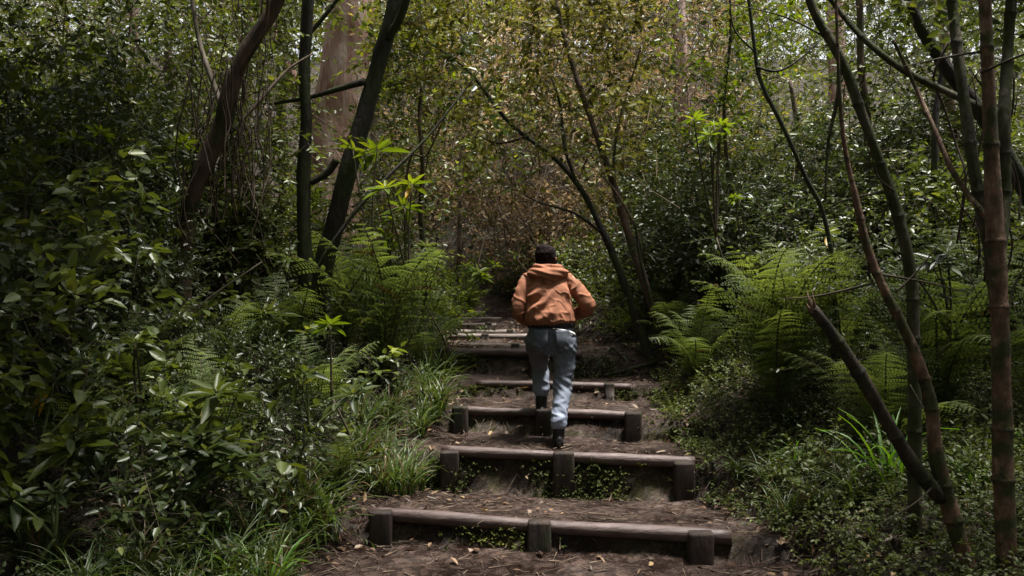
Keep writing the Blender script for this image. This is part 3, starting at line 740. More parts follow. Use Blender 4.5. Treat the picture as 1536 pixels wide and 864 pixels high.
# ------------------------------------------------------------------ grass tufts
def tuft_mesh(seed, n, L, W, spread, m, yellow=.12):
    r = np.random.default_rng(seed); mb = MB(); k = 7
    az = r.uniform(0, 6.283, n); l = L * r.uniform(.55, 1.1, n); w = W * r.uniform(.7, 1.2, n)
    el0 = np.radians(r.uniform(58, 88, n)); bend = np.radians(r.uniform(70, 150, n)) * r.uniform(.5, 1, n)
    t = np.linspace(0, 1, k)
    el = el0[:, None] - bend[:, None] * t[None] ** 1.3
    hx = np.concatenate([np.zeros((n, 1)), np.cumsum(np.cos(el[:, :-1]), 1)], 1) * (l / (k - 1))[:, None]
    hz = np.concatenate([np.zeros((n, 1)), np.cumsum(np.sin(el[:, :-1]), 1)], 1) * (l / (k - 1))[:, None]
    b = r.normal(size=(n, 2)) * spread
    c = np.stack([b[:, :1] + hx * np.cos(az)[:, None], b[:, 1:] + hx * np.sin(az)[:, None], hz - .02], -1)
    sd = np.stack([-np.sin(az), np.cos(az), 0 * az], -1)[:, None] * (w[:, None] * np.interp(t, [0, .3, .8, 1], [.8, 1, .6, .05])[None])[..., None] * .5
    mid = c - np.array([0, 0, 1]) * (w[:, None] * .18)[..., None]
    V = np.stack([c + sd, mid, c - sd], 2)       # n,k,3,3
    o = (np.arange(n)[:, None, None] * k + np.arange(k - 1)[None, :, None]) * 3
    f = np.concatenate([o + np.array([0, 1, 4, 3]), o + np.array([1, 2, 5, 4])], 2).reshape(-1, 4)
    dead = r.uniform(size=n) < yellow
    tn = np.where(dead, .02, r.uniform(.35, .85, n))
    mb.add(V, f, 0, np.repeat(tn, k * 3))
    return mb.mesh('sedge_tuft', [m], True)


TU = [tuft_mesh(i, 75, .42, .011, .045, M['sedge']) for i in range(4)]
STR = [tuft_mesh(20 + i, 22, .55, .024, .03, M['strap'], .03) for i in range(2)]


def put(name, me, x, y, s, label, cat, group=None, rz=None, dz=0.):
    o = bpy.data.objects.new(name, me); COL.objects.link(o)
    o.location = (x, y, H(x, y) + dz); o.rotation_euler.z = random.uniform(0, 6.28) if rz is None else rz
    o.scale = (s, s, s * random.uniform(.85, 1.15))
    return tag(o, label, cat, group)


r2 = np.random.default_rng(77)
sd = [(560, 6.9), (600, 7.1), (628, 7.6), (585, 7.6), (545, 7.3), (610, 8.2), (640, 8.6), (575, 8.4), (530, 6.6), (655, 9.2), (500, 6.3), (618, 7.0), (570, 6.6), (640, 7.9), (655, 8.0), (598, 6.7), (540, 6.9)]
for i, (px, d) in enumerate(sd):
    x, y = seat(px, d); put('sedge_tuft', TU[i % 4], x, y, r2.uniform(.9, 1.3), 'arching green sedge tuft in the row along the left side of the log steps', 'grass tuft', 'sedge tufts left of the steps')
sd = [(300, 4.6), (345, 4.8), (385, 4.9), (415, 5.2), (330, 4.4), (440, 5.5), (250, 4.3), (375, 5.3), (460, 5.8), (290, 5.1), (420, 5.7), (200, 4.5), (395, 4.7), (130, 4.2), (60, 4.4), (480, 5.7)]
for i, (px, d) in enumerate(sd):
    x, y = seat(px, d); put('sedge_tuft', TU[(i + 1) % 4], x, y, r2.uniform(.95, 1.4), 'drooping sedge tuft in the shade of the lower left bank', 'grass tuft', 'sedge tufts on the lower left bank')
sd = [(1110, 6.5), (1250, 5.9), (1220, 5.6), (1480, 5.4), (1190, 6.8), (1400, 5.9), (1280, 5.5), (1520, 5.9), (1160, 6.1), (1340, 5.5), (1180, 5.6)]
for i, (px, d) in enumerate(sd):
    x, y = seat(px, d); put('sedge_tuft', TU[(i + 2) % 4], x, y, r2.uniform(.6, .95), 'small sedge tuft on the mossy right bank', 'grass tuft', 'sedge tufts on the right bank')
for px, d, s, lab in [(1335, 5.55, 1.15, 'bright green strappy plant below the snapped-off limb'), (1375, 5.75, .8, 'smaller bright green strappy plant beside the bent brown ringed stem'),
                      (1195, 6.2, .6, 'small bright strappy plant under the biggest right fern'), (1460, 5.3, .6, 'strappy plant between the bent brown stem and the rusty tree'),
                      (398, 4.75, .9, 'glossy broad-bladed plant at the lower left beside the dirt'), (345, 5.0, .8, 'glossy broad-bladed plant behind the other one at the lower left'), (1540, 5.6, .6, 'strappy plant at the right edge behind the rusty tree')]:
    x, y = seat(px, d); put('strappy_plant', STR[0 if s > .7 else 1], x, y, s, lab, 'plant')


# ------------------------------------------------------------------ whorled shrubs
def whorl_mesh(seed, n, L, m):
    r = np.random.default_rng(seed); mb = MB()
    az = np.arange(n) * 2.4 + r.normal(size=n) * .2; el = np.radians(np.linspace(55, -8, n)) + r.normal(size=n) * .1
    d = np.stack([np.cos(az) * np.cos(el), np.sin(az) * np.cos(el), np.sin(el)], -1)
    nn = np.stack([-np.cos(az) * np.sin(el), -np.sin(az) * np.sin(el), np.cos(el)], -1)
    l = L * np.linspace(.6, 1.1, n) * r.uniform(.85, 1.1, n)
    leaves(mb, d * .02, d, nn + r.normal(size=(n, 3)) * .15, l, l * .32, 0, np.linspace(.8, .35, n) + r.normal(size=n) * .08, curl=.28, fold=.3)
    return mb.mesh('leaf_whorl', [m])


WH = {k: [whorl_mesh(30 + i, (9, 13, 7, 11, 15)[i], (.19, .22, .15, .24, .17)[i], M[k]) for i in range(5)] for k in ('leaf', 'leaf_lime', 'leaf_dark')}
yl = MB(); leaves(yl, [[0, 0, 0]], [[1, 0, -.55]], [[.4, 0, 1]], .17, .065, 0, .7, .2); YL = yl.mesh('yellow_leaf', [M['leaf_yellow']])


def whorled(px, py, d, label, kind='leaf', heads=4, seed=0, size=1., yellow=0, name='whorled_shrub', group=None):
    r = np.random.default_rng(seed + 400); top = P(px, py, d)
    x, y = top[0] + r.normal() * .08, top[1] + r.normal() * .06; z = H(x, y)
    rt = empty(name, (x, y, z), 0, label, 'shrub', group); hh = max(top[2] - z, .25)
    mb = MB(); tips = []
    fork = np.array([(top[0] - x) * .5, (top[1] - y) * .5, hh * .55])
    tube(mb, catmull([[-.25 * hh * np.sin(seed), .1 * hh, -.05], [fork[0] * .4 - .16 * hh * np.sin(seed), fork[1] * .4, hh * .28], fork], 5), [.009] * 11, 7)
    for k in range(heads):
        tp = np.array([top[0] - x, top[1] - y, hh]) + (0 if k == 0 else 1) * np.array([r.normal() * .19, r.normal() * .15, r.uniform(-.28, .04)]) * size
        tube(mb, catmull([fork, (fork + tp) / 2 + r.normal(size=3) * .02, tp], 5), np.linspace(.010, .006, 11), 6); tips.append(tp)
    mb.build('stem', M['green_stem' if hh < .9 else 'stem'], rt)
    for k, tp in enumerate(tips):
        o = bpy.data.objects.new('leaf_whorl', WH[kind][(k + seed) % 5]); COL.objects.link(o); o.parent = rt; o.location = tp
        o.rotation_euler = (r.normal() * .25, r.normal() * .25, r.uniform(0, 6.28)); s = size * r.uniform(.8, 1.15); o.scale = (s, s, s)
    for k in range(yellow):
        o = bpy.data.objects.new('yellow_leaf', YL); COL.objects.link(o); o.parent = rt; o.location = tips[0] - np.array([0, .02, .02])
        o.rotation_euler = (0, .5 * k, -1.9 - .9 * k); o['label'] = 'yellowed drooping leaf'
    return rt


W = [(80, 575, 4.9, 'whorled shrub with two yellow leaves at the left edge', 'leaf', 4, 1.3, 2), (325, 592, 5.2, 'whorled shrub with one yellow leaf in the middle of the left bank', 'leaf', 4, 1.2, 1), (85, 742, 4.3, 'whorled shrub low in the bottom left corner', 'leaf_dark', 3, .8, 0),
     (203, 515, 5.4, 'whorled shrub with one tall pale tip in the dark left bank', 'leaf', 2, .7, 0), (495, 488, 6.4, 'young whorled shrub with pale tip before the mossy twin-stemmed tree', 'leaf_lime', 1, .7, 0), (265, 668, 4.9, 'dark whorled shrub above the drooping sedge tufts', 'leaf_dark', 4, 1.1, 0),
     (170, 650, 4.7, 'dark whorled shrub between the two left edge whorls', 'leaf_dark', 4, 1.1, 0), (460, 560, 6.0, 'whorled shrub under the ferns at the left of the steps', 'leaf_dark', 3, 1.0, 0), (565, 228, 8.2, 'lime green whorled sapling high beside the slanting bare sapling', 'leaf_lime', 2, 1.0, 0),
     (618, 278, 8.2, 'lime green whorled sapling with yellow leaves over the largest fern', 'leaf_lime', 3, 1.0, 2), (590, 330, 8.4, 'low lime green whorled sapling inside the largest fern', 'leaf_lime', 3, .8, 0), (640, 370, 9.2, 'lime whorled shrub where the path thicket meets the largest fern', 'leaf_lime', 3, .7, 0),
     (1080, 185, 8.2, 'lime green whorled sapling over the dark thicket right of the climber', 'leaf_lime', 6, .7, 0), (1110, 300, 8.4, 'small lime whorled sapling inside the dark right thicket', 'leaf_lime', 2, .55, 0), (275, 215, 7.2, 'whorled sapling with pale top before the gnarled tree', 'leaf_lime', 2, .8, 0),
     (100, 395, 5.6, 'dark whorled shrub high on the left edge', 'leaf_dark', 4, 1.0, 0), (1240, 350, 7.4, 'whorled shrub with yellow leaf in front of the thin crooked stem', 'leaf', 2, .7, 1), (1150, 380, 8.6, 'whorled shrub above the biggest right fern', 'leaf', 3, .7, 0), (40, 250, 5.6, 'whorled shrub high up at the left edge', 'leaf', 3, 1.0, 0),
     (150, 200, 5.9, 'pale whorled sapling near the top of the left bank', 'leaf_lime', 2, .7, 0), (700, 400, 12.5, 'pale whorled shrub behind the bend of the path', 'leaf_lime', 4, .9, 0), (1420, 380, 6.2, 'dark whorled shrub between the ringed stems', 'leaf_dark', 3, .9, 0), (390, 470, 7.2, 'dark whorled shrub left of the mossy twin-stemmed tree', 'leaf_dark', 4, 1.0, 0)]
for i, (px, py, d, lab, kind, hd, s, yw) in enumerate(W): whorled(px, py, d, lab, kind, hd, i, s, yw, 'whorled_sapling' if 'sapling' in lab else 'whorled_shrub')


# ------------------------------------------------------------------ leafy shrubs
def shrub_proto(seed, h, w, n, L, Wd, leafm, name='leafy_shrub', lobes=6):
    r = np.random.default_rng(seed); rt = empty(name, (0, 0, 0), 0)
    bl_ = [((r.normal() * w * .45, r.normal() * w * .45, h * r.uniform(.3, .85)), (w * .45, w * .45, h * .27)) for _ in range(lobes)]
    mb = MB()
    for c, q in bl_:
        c = np.array(c); tube(mb, catmull([[r.normal() * .04, r.normal() * .04, -.06], c * [.4, .4, .5] + r.normal(size=3) * .04, c], 4), np.linspace(.014, .006, 9), 6)
    mb.build('stem', M['stem'], rt)
    mb = MB(); crown(mb, bl_, n, 9, L, Wd, .5, r=r, length=(.18, .38), up=.35)
    mb.build('foliage', [M[leafm], M['stem']], rt)
    return rt


PROTO = [shrub_proto(1, 1.0, .62, 170, .075, .040, 'leaf_dark'), shrub_proto(2, 1.0, .6, 170, .085, .045, 'leaf'), shrub_proto(3, 1.0, .65, 230, .052, .03, 'leaf_dark'),
         shrub_proto(4, 1.0, .6, 210, .055, .032, 'leaf'), shrub_proto(5, 1.0, .55, 150, .07, .035, 'leaf_lime'), shrub_proto(6, 1.0, .6, 150, .07, .034, 'leaf_olive')]
TALL = [shrub_proto(40 + i, 2.6, .85, 420, *a, lobes=9) for i, a in enumerate([(.08, .042, 'leaf_dark'), (.085, .045, 'leaf'), (.06, .034, 'leaf_dark'), (.07, .038, 'leaf'), (.075, .036, 'leaf_lime'), (.08, .038, 'leaf_olive')])]
used = set()


def shrub(k, px, pytop, d, label, group, w=1.):
    x = (px - 768) / F * d; z = H(x, d); h = max(P(px, pytop, d)[2] - z, .35)
    pr = PROTO[k]
    if h > 1.5: h /= 2.6; pr = TALL[k]; w = w / max(h, .8) ** .5
    sc = (h * w, h * w, h)
    if pr not in used:
        used.add(pr); o = pr; o.location = (x, d, z); o.rotation_euler.z = random.uniform(0, 6.28); o.scale = sc
        o['label'] = label; o['group'] = group
    else:
        o = copy_tree(pr, (x, d, z), random.uniform(0, 6.28), sc, label, group)
    o['category'] = 'shrub'
    return o


r3 = np.random.default_rng(31)
GL = ['dark glossy shrub packed among its like in the shaded left bank', 'dark leafy shrubs filling the left bank']
for px, py, d in [(20, 60, 7.2), (90, 10, 7.6), (150, 90, 7.0), (60, 160, 6.4), (190, 30, 8.2), (130, 240, 6.4), (30, 320, 6.0), (210, 210, 7.4), (235, 330, 7.0), (-30, 420, 5.7), (120, 430, 6.1), (60, 480, 5.7), (190, 440, 6.6), (260, 470, 6.5), (330, 480, 6.9), (400, 500, 6.8), (360, 580, 6.3), (150, 570, 5.8), (430, 600, 6.4), (480, 590, 6.8)]:
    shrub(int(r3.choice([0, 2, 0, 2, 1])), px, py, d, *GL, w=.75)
GL2 = ['mid green shrub screening the trunks behind the gnarled tree and left bank', 'green shrubs behind the left bank']
for px, py, d in [(60, -30, 9.4), (170, -20, 9.8), (260, 10, 9.2), (300, 120, 9.4), (390, 200, 9.6), (240, 150, 9.0), (430, 260, 10.2), (340, 270, 9.0), (600, 370, 11.2), (400, 330, 9.6)]:
    shrub(int(r3.choice([1, 3, 3])), px, py, d, *GL2)
GR = ['dark small-leaved shrub in the dense thicket right of the climber', 'dark shrubs of the right thicket']
for px, py, d in [(1010, 210, 10.8), (1060, 230, 10.2), (1120, 220, 10.4), (1180, 230, 10.0), (1040, 300, 9.8), (1100, 310, 9.4), (1160, 310, 9.2), (1220, 300, 9.4), (980, 330, 10.9), (1280, 270, 9.6), (1240, 380, 8.4), (1330, 300, 9.2), (1000, 400, 10.0), (950, 400, 11.4)]:
    shrub(int(r3.choice([2, 2, 0, 3])), px, py, d, *GR)
GR2 = ['green shrub standing in the undergrowth behind the ringed stems', 'green shrubs behind the ringed stems']
for px, py, d in [(1390, 220, 8.8), (1450, 260, 8.2), (1520, 230, 8.0), (1580, 330, 7.4), (1350, 120, 10.2), (1430, 60, 10.4), (1500, 80, 9.6), (1290, 120, 11), (1560, 100, 8.8)]:
    shrub(int(r3.choice([1, 3, 0])), px, py, d, *GR2)
GB = ['low green shrub on the verge of the path beyond the climber', 'low shrubs lining the upper path']
for px, py, d in [(660, 400, 12.6), (690, 385, 15.2), (735, 400, 15.6), (770, 420, 14.6), (905, 430, 12.2), (930, 450, 11.6), (800, 400, 15), (640, 430, 11.6), (875, 440, 13)]:
    shrub(int(r3.choice([3, 4, 1])), px, py, d, *GB)
for px, py, d, k, lab in [(655, 420, 10.1, 4, 'lime green shrub close by the pale upper log steps'), (930, 470, 10.2, 4, 'pale green shrub between the climber and the leaning trunks')]:
    shrub(k, px, py, d, lab, 'lime green shrubs')
for k, px in enumerate((960, 1045, 1130, 1215)):
    shrub(5, px, 150, 12.5, 'olive shrub up the slope right of the climber behind the dark thicket', 'olive shrubs')
shrub(5, 880, 395, 13.5, 'low olive shrub right behind the climber where the path ends', 'olive shrubs')
for pr in PROTO + TALL:
    if pr not in used:
        for ch in list(pr.children): bpy.data.objects.remove(ch)
        bpy.data.objects.remove(pr)

# ------------------------------------------------------------------ uncountable masses
def mass(name, label, region, n, k, L, Wd, leafm, seed, length=(.2, .45), tint=.5, gap=-.1, up=.2, twr=.003, tm='stem', gscale=1.3, floor=.0):
    """region(r, n) -> candidate (px, py, d); kept where a clump grows, above the soil"""
    r = np.random.default_rng(seed); px, py, d = region(r, n)
    p = np.stack([(px - 768) / F * d, d, EYE - (py - 432) / F * d], -1)
    g = hgt(p[:, 0], p[:, 1])
    sight = (d < 13.6) & (d > 8.9) & (py < 285 + r.normal(size=n) * 55) & (np.abs(px - 512 + (py - 60) * .1) < 46 + r.normal(size=n) * 12) | (d < 15) & (d > 8.9) & (py < 185) & (np.abs(px - 1019) < 17)      # clearings before the big trunks
    ok = ~sight & (p[:, 2] > g + floor) & (noise(p + seed, gscale, 2) + r.normal(size=n) * .3 > gap) & ((edge_dist(p[:, 0], p[:, 1]) > .1) | (p[:, 2] > g + 1.6))
    p = p[ok]; m = len(p)
    mb = MB(); sprays(mb, p, rdir(m, up, r), r.uniform(*length, m), k, L, Wd, tint + noise(p, .9, 1) * .15, 0, 1, r=r, twr=twr)
    return tag(mb.build(name, [M[leafm], M[tm]]), label, None, None, 'stuff')


def box(x0, x1, y0, y1, d0, d1):
    return lambda r, n: (r.uniform(x0, x1, n), r.uniform(y0, y1, n), r.uniform(d0, d1, n))


def lowleft(r, n):
    px = r.uniform(-90, 640, n); d = r.uniform(4.2, 8.6, n)
    lim = np.interp(px, [-90, 190, 260, 520, 600, 660], [-60, -40, 400, 440, 500, 560]) + np.interp(d, [4.2, 5, 6.5, 8.6], [560, 330, 60, 0])
    return px, lim + (900 - lim) * r.uniform(0, 1, n) ** 1.0, d


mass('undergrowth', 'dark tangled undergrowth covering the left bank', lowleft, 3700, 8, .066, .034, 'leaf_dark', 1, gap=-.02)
mass('undergrowth', 'broad-leaved weeds and seedlings through the left bank', lowleft, 2300, 6, .115, .066, 'leaf', 11, gap=.1, length=(.15, .35))
mass('undergrowth', 'green undergrowth and branches behind the left bank', box(-400, 640, -90, 470, 9, 14.5), 9500, 8, .08, .042, 'leaf', 2, gap=.0, length=(.25, .6), twr=.005)
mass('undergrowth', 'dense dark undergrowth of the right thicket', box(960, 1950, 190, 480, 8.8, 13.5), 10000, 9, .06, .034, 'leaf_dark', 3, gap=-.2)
mass('undergrowth', 'loose green foliage above the right thicket', box(980, 1950, -90, 260, 9, 15), 5600, 8, .085, .044, 'leaf', 4, gap=.15, length=(.3, .7), twr=.006)
mass('undergrowth', 'low leafy weeds on the slope of the right bank', lambda r, n: (r.uniform(950, 1600, n), r.uniform(655, 830, n), r.uniform(4.6, 7, n)), 2200, 7, .045, .026, 'cover', 13, gap=.0, length=(.1, .25))
mass('undergrowth', 'leafy undergrowth behind the ringed stems', lambda r, n: (r.uniform(1180, 1950, n), r.uniform(380, 640, n), r.uniform(6.3, 9, n)), 3600, 8, .05, .028, 'leaf_dark', 6, gap=-.1)
mass('undergrowth', 'green low growth along the upper path', box(600, 1010, 370, 520, 10.5, 17.5), 5200, 8, .065, .038, 'leaf', 7, gap=-.3)
mass('thicket', 'brown thicket of dry leaves and twigs on the slope', box(560, 1120, -60, 450, 12.5, 27), 6200, 7, .115, .058, 'leaf_dry', 8, gap=-.1, length=(.3, .8), twr=.007, tm='twig')
mass('thicket', 'pale dry brush and leaves on the slope just beyond the bend of the path', box(640, 930, 285, 440, 13.6, 21), 3200, 7, .09, .046, 'leaf_dry', 15, gap=-.35, length=(.25, .6), twr=.005, tm='twig')
mass('thicket', 'green sprigs scattered through the brown slope', box(560, 1000, 120, 430, 11.8, 21), 2600, 8, .105, .058, 'leaf', 14, gap=.12, length=(.3, .7), twr=.005, tm='twig')
mass('thicket', 'olive brown brush high on the slope', box(480, 1250, -90, 330, 14, 30), 3400, 7, .15, .072, 'leaf_olive', 9, gap=-.05, length=(.4, .9), twr=.008, tm='twig')
mass('woods', 'tall distant wood along the top of the slope', box(-250, 1800, -200, 180, 42, 66), 8500, 7, .36, .2, 'leaf', 12, gap=-.5, length=(.8, 2), twr=.02, tm='twig')
mass('woods', 'green wood closing off the far slope', box(-200, 1750, -200, 330, 19, 44), 17000, 7, .17, .09, 'leaf', 10, gap=-.3, length=(.5, 1.3), twr=.012, tm='twig')


def brush(name, label, region, n, seed, L=(.4, 1.4), rr=(.003, .008), up=1.2):
    r = np.random.default_rng(seed); px, py, d = region(r, n)
    p = np.stack([(px - 768) / F * d, d, EYE - (py - 432) / F * d], -1); p = p[p[:, 2] > hgt(p[:, 0], p[:, 1]) - .1]
    m = len(p); mb = MB(); dd = rdir(m, up, r); l = r.uniform(*L, m); w = r.uniform(*rr, m) * (1 + p[:, 1] / 25)
    mid = p + dd * (l * .5)[:, None]; tip = mid + nrm(dd + r.normal(size=(m, 3)) * .35) * (l * .5)[:, None]; tn = r.uniform(0, 1, m)
    twigs(mb, p, mid, w, w * .75, 0, tn); twigs(mb, mid, tip, w * .75, w * .3, 0, tn)
    return tag(mb.build(name, [M['twig']]), label, None, None, 'stuff')


brush('brushwood', 'dry grey brown twigs tangled on the slope beyond the climber', box(560, 1120, -60, 460, 12.5, 28), 4500, 21)
brush('brushwood', 'bare twigs and vines tangled through the left wood', box(-60, 450, -90, 480, 8.5, 14), 1000, 22, (.4, 1.4), (.003, .007), .8)
brush('brushwood', 'bare twigs tangled through the right thicket', box(960, 1640, -90, 480, 8, 13), 320, 23, (.3, .8), (.002, .0035), .8)

# low leafy mat on the right bank, moss on the risers, leaf litter
r = np.random.default_rng(61)


def mat_cover(name, label, x0, x1, y0, y1, n, k, L, leafm, hmax, cond, tint=.5, flat=1.2):
    x = r.uniform(x0, x1, n); y = r.uniform(y0, y1, n); e = edge_dist(x, y)
    ok = cond(x, y, e); x, y, e = x[ok], y[ok], e[ok]; m = len(x)
    z = hgt(x, y) + r.uniform(0, 1, m) * hmax * np.clip(e / .3 + .35, .15, 1)
    mb = MB(); sprays(mb, np.stack([x, y, z], -1), rdir(m, .7, r), r.uniform(.05, .14, m), k, L, L * .6, tint + noise(np.stack([x, y], -1), 2.5, 2) * .2, 0, 1, r=r, flat=flat, twr=.0015)
    return tag(mb.build(name, [M[leafm], M['stem']]), label, None, None, 'stuff')


mat_cover('ground_cover', 'small-leaved green mat covering the right bank', .9, 4.6, 3.4, 8.8, 15000, 6, .03, 'cover', .2, lambda x, y, e: (x > 0) & (e + noise(np.stack([x, y], -1), 2.2, 2) * .12 > -.02 - .28 * (y < 8.4)) & (np.abs((y + SLANT * np.clip(x - .3, -1.4, 1.4)) - 5.7) * 0 + x > np.interp(y, [5, 5.6, 6.6, 7.4, 8.4], [1.75, 1.6, 1.38, 1.3, 1.3])) & (r.uniform(size=len(x)) < np.clip(1.5 - (e - .2) * .25, .4, 1)))
mat_cover('ground_cover', 'small-leaved weeds carpeting the lower left bank', -5.2, -.7, 3.4, 9.6, 6500, 6, .03, 'leaf_dark', .16, lambda x, y, e: (x < 0) & (e + noise(np.stack([x, y], -1), 2.2, 2) * .12 > .08))
mat_cover('ground_cover', 'weeds along the verges of the upper path', -2.5, 3.0, 8.6, 15, 3000, 6, .035, 'cover', .2, lambda x, y, e: e > .03)

# moss and weeds on the risers
pts = []
for i in range(6):
    d, top = LOG_Y[i], LOG_TOP[i]
    m = (800, 900, 800, 600, 1000, 60)[i]
    l, rg = edges(np.array([d])); x = r.uniform(l[0] + .25, rg[0] - .05, m * 3); y = d - SLANT * np.clip(x - .3, -1.4, 1.4) + .03 + r.uniform(-.10, .0, m * 3)
    zb = top - (.22, .34, .22, .15, .28, .1)[i]
    z = r.uniform(zb - .04, top - .07, m * 3)
    q = np.stack([x, y + .03 - (top - z) * .42, z], -1); ok = noise(q + i, 3.0, 2) + r.normal(size=len(q)) * .2 > .15
    pts.append(q[ok][:m])
pts = np.concatenate(pts); mb = MB()
sprays(mb, pts, rdir(len(pts), 0, r) * [1, .6, 1] + [0, -.8, .1], r.uniform(.02, .07, len(pts)), 6, .022, .014, .45 + noise(pts, 3, 1) * .3, 0, None, r=r, flat=.3)
tag(mb.build('riser_moss', [M['moss']]), 'moss and tiny weeds on the earth risers under the logs', None, None, 'stuff')

n = 16000
x = r.uniform(-5, 5, n); y = r.uniform(4.6, 14, n); e = edge_dist(x, y)
ok = (r.uniform(size=n) < np.interp(e, [-1.2, -.5, -.1, .1, .6, 3], [.10, .14, .5, 1, .8, .35])); x, y, e = x[ok], y[ok], e[ok]; m = len(x)
mb = MB(); dd = rdir(m, 0, r); dd[:, 2] *= .25
leaves(mb, np.stack([x, y, hgt(x, y) + .012 + r.uniform(0, .025, m)], -1), dd, UP + r.normal(size=(m, 3)) * .35, r.uniform(.03, .085, m), r.uniform(.015, .04, m), 0, r.uniform(0, 1, m), .2, .2)
# needles and bark strips
m = 6000; x = r.uniform(-2.6, 3.0, m * 2); y = r.uniform(4.7, 12, m * 2); e = edge_dist(x, y); ok = r.uniform(size=m * 2) < np.interp(e, [-1, -.4, .1, .8], [.4, .55, 1, .5]); x, y = x[ok], y[ok]; m = len(x)
a = np.stack([x, y, hgt(x, y) + .014], -1); dd = rdir(m, 0, r); dd[:, 2] *= .15
b = a + dd * r.uniform(.03, .16, m)[:, None]; b[:, 2] = np.maximum(hgt(b[:, 0], b[:, 1]) + .012, b[:, 2] - .03)
twigs(mb, a, b, r.uniform(.002, .006, m), .002, 1, r.uniform(0, .8, m))
tag(mb.build('leaf_litter', [M['litter'], M['twig']]), 'fallen brown leaves and twigs along the path', None, None, 'stuff')

# roots and sticks lying by the steps
for lab, pts, d, rad in [('long bare root arching over the dirt right of the climber', [(885, 556), (905, 540), (918, 530), (932, 540), (948, 552)], 9.0, .022), ('thin bare root looping beside the long one', [(880, 545), (900, 548), (925, 552), (955, 560)], 8.8, .015),
                         ('thick root creeping from the slim leaning trees onto the path', [(985, 545), (960, 552), (930, 560), (905, 566)], 8.9, .028), ('dark stick lying across the tread of the nearest step', [(912, 768), (940, 776), (985, 778), (1010, 774)], 6.0, .010),
                         ('bent stick lying in the dirt before the right bank', [(1050, 752), (1075, 758), (1100, 756)], 6.3, .010), ('dead stick slanting over the lower left bank', [(340, 690), (430, 745), (500, 790)], 5.6, .012), ('dead branch lying in the bottom left corner', [(0, 836), (50, 810), (150, 778)], 5.2, .016)]:
    w = np.array([P(px, py, d) for px, py in pts])
    wx = w.copy()
    for k in range(len(w)):   # drape on the soil seen along that line
        yy = np.linspace(4.6, 13, 400); xx = (pts[k][0] - 768) / F * yy; zz = EYE - (pts[k][1] - 432) / F * yy
        hit = np.argmax(zz < hgt(xx, yy)); wx[k] = [xx[hit], yy[hit], zz[hit]]
    if 'slanting' in lab or 'branch' in lab: wx[:, 2] += .12
    elif 'arching' in lab: wx[2:4, 2] += .05
    else: wx[:, 2] += rad * .5
    c = wx.mean(0); mb = MB(); limb(mb, wx - c, np.linspace(rad, rad * .55, len(wx)), 8, rough=.12, seed=rad * 100)
    tag(mb.build('exposed_root' if 'root' in lab else 'fallen_stick', M['bark_dark'] if 'root' in lab else M['bark_brown'], loc=c), lab, 'root' if 'root' in lab else 'stick')

# unseen canopy, added above the frame to darken both banks
r = np.random.default_rng(71)
n = 10500; x = r.uniform(-12, 13, n); y = r.uniform(-6, 7.6, n); z = r.uniform(0, 1, n)
gapx = np.interp(y, [-7, 3, 6, 10, 15], [.2, .5, 1.65, 2.3, 3.2])
open_ = np.abs(x - 1.75 - noise(np.stack([x, y], -1), .5, 2) * .6) < gapx  # gap shaped to let sun reach the steps and right bank
zz = np.maximum(5.0, EYE + .36 * np.maximum(y, 0) + .6) + z * 2.6 + np.abs(x) * .1
p = np.stack([x, y, zz], -1)[~open_]
p = p[noise(p, .8, 2) > -.45]
n = 5200; q = np.stack([r.uniform(-14, 14, n), r.uniform(-15, -7, n), r.uniform(.3, 9, n)], -1)          # unseen wood behind the viewer, added to darken the near growth
n = 4200; q2 = np.stack([r.choice([-1, 1], n) * r.uniform(8.5, 13, n), r.uniform(-8, 8, n), r.uniform(1.5, 8, n)], -1)  # unseen side walls of leaves, added to block low sky light
n = 1900; x3 = r.uniform(-8, -1.5, n); y3 = r.uniform(3, 7.2, n); q3 = np.stack([x3, y3, np.maximum(5.2, EYE + .36 * y3 + .7) + r.uniform(0, 2.2, n) - x3 * .05], -1)  # extra unseen cover, added to deepen the shade on the left bank
q3 = q3[noise(q3, .9, 2) > -.5]
p = np.concatenate([p, q, q2, q3])
mb = MB(); sprays(mb, p, rdir(len(p), -.1, r), r.uniform(.5, 1.1, len(p)), 9, .19, .10, .5, 0, 1, r=r, twr=.008)
tag(mb.build('shade_foliage', [M['leaf'], M['twig']]), 'unseen leafy canopy and side foliage added to shade both banks', None, None, 'stuff')

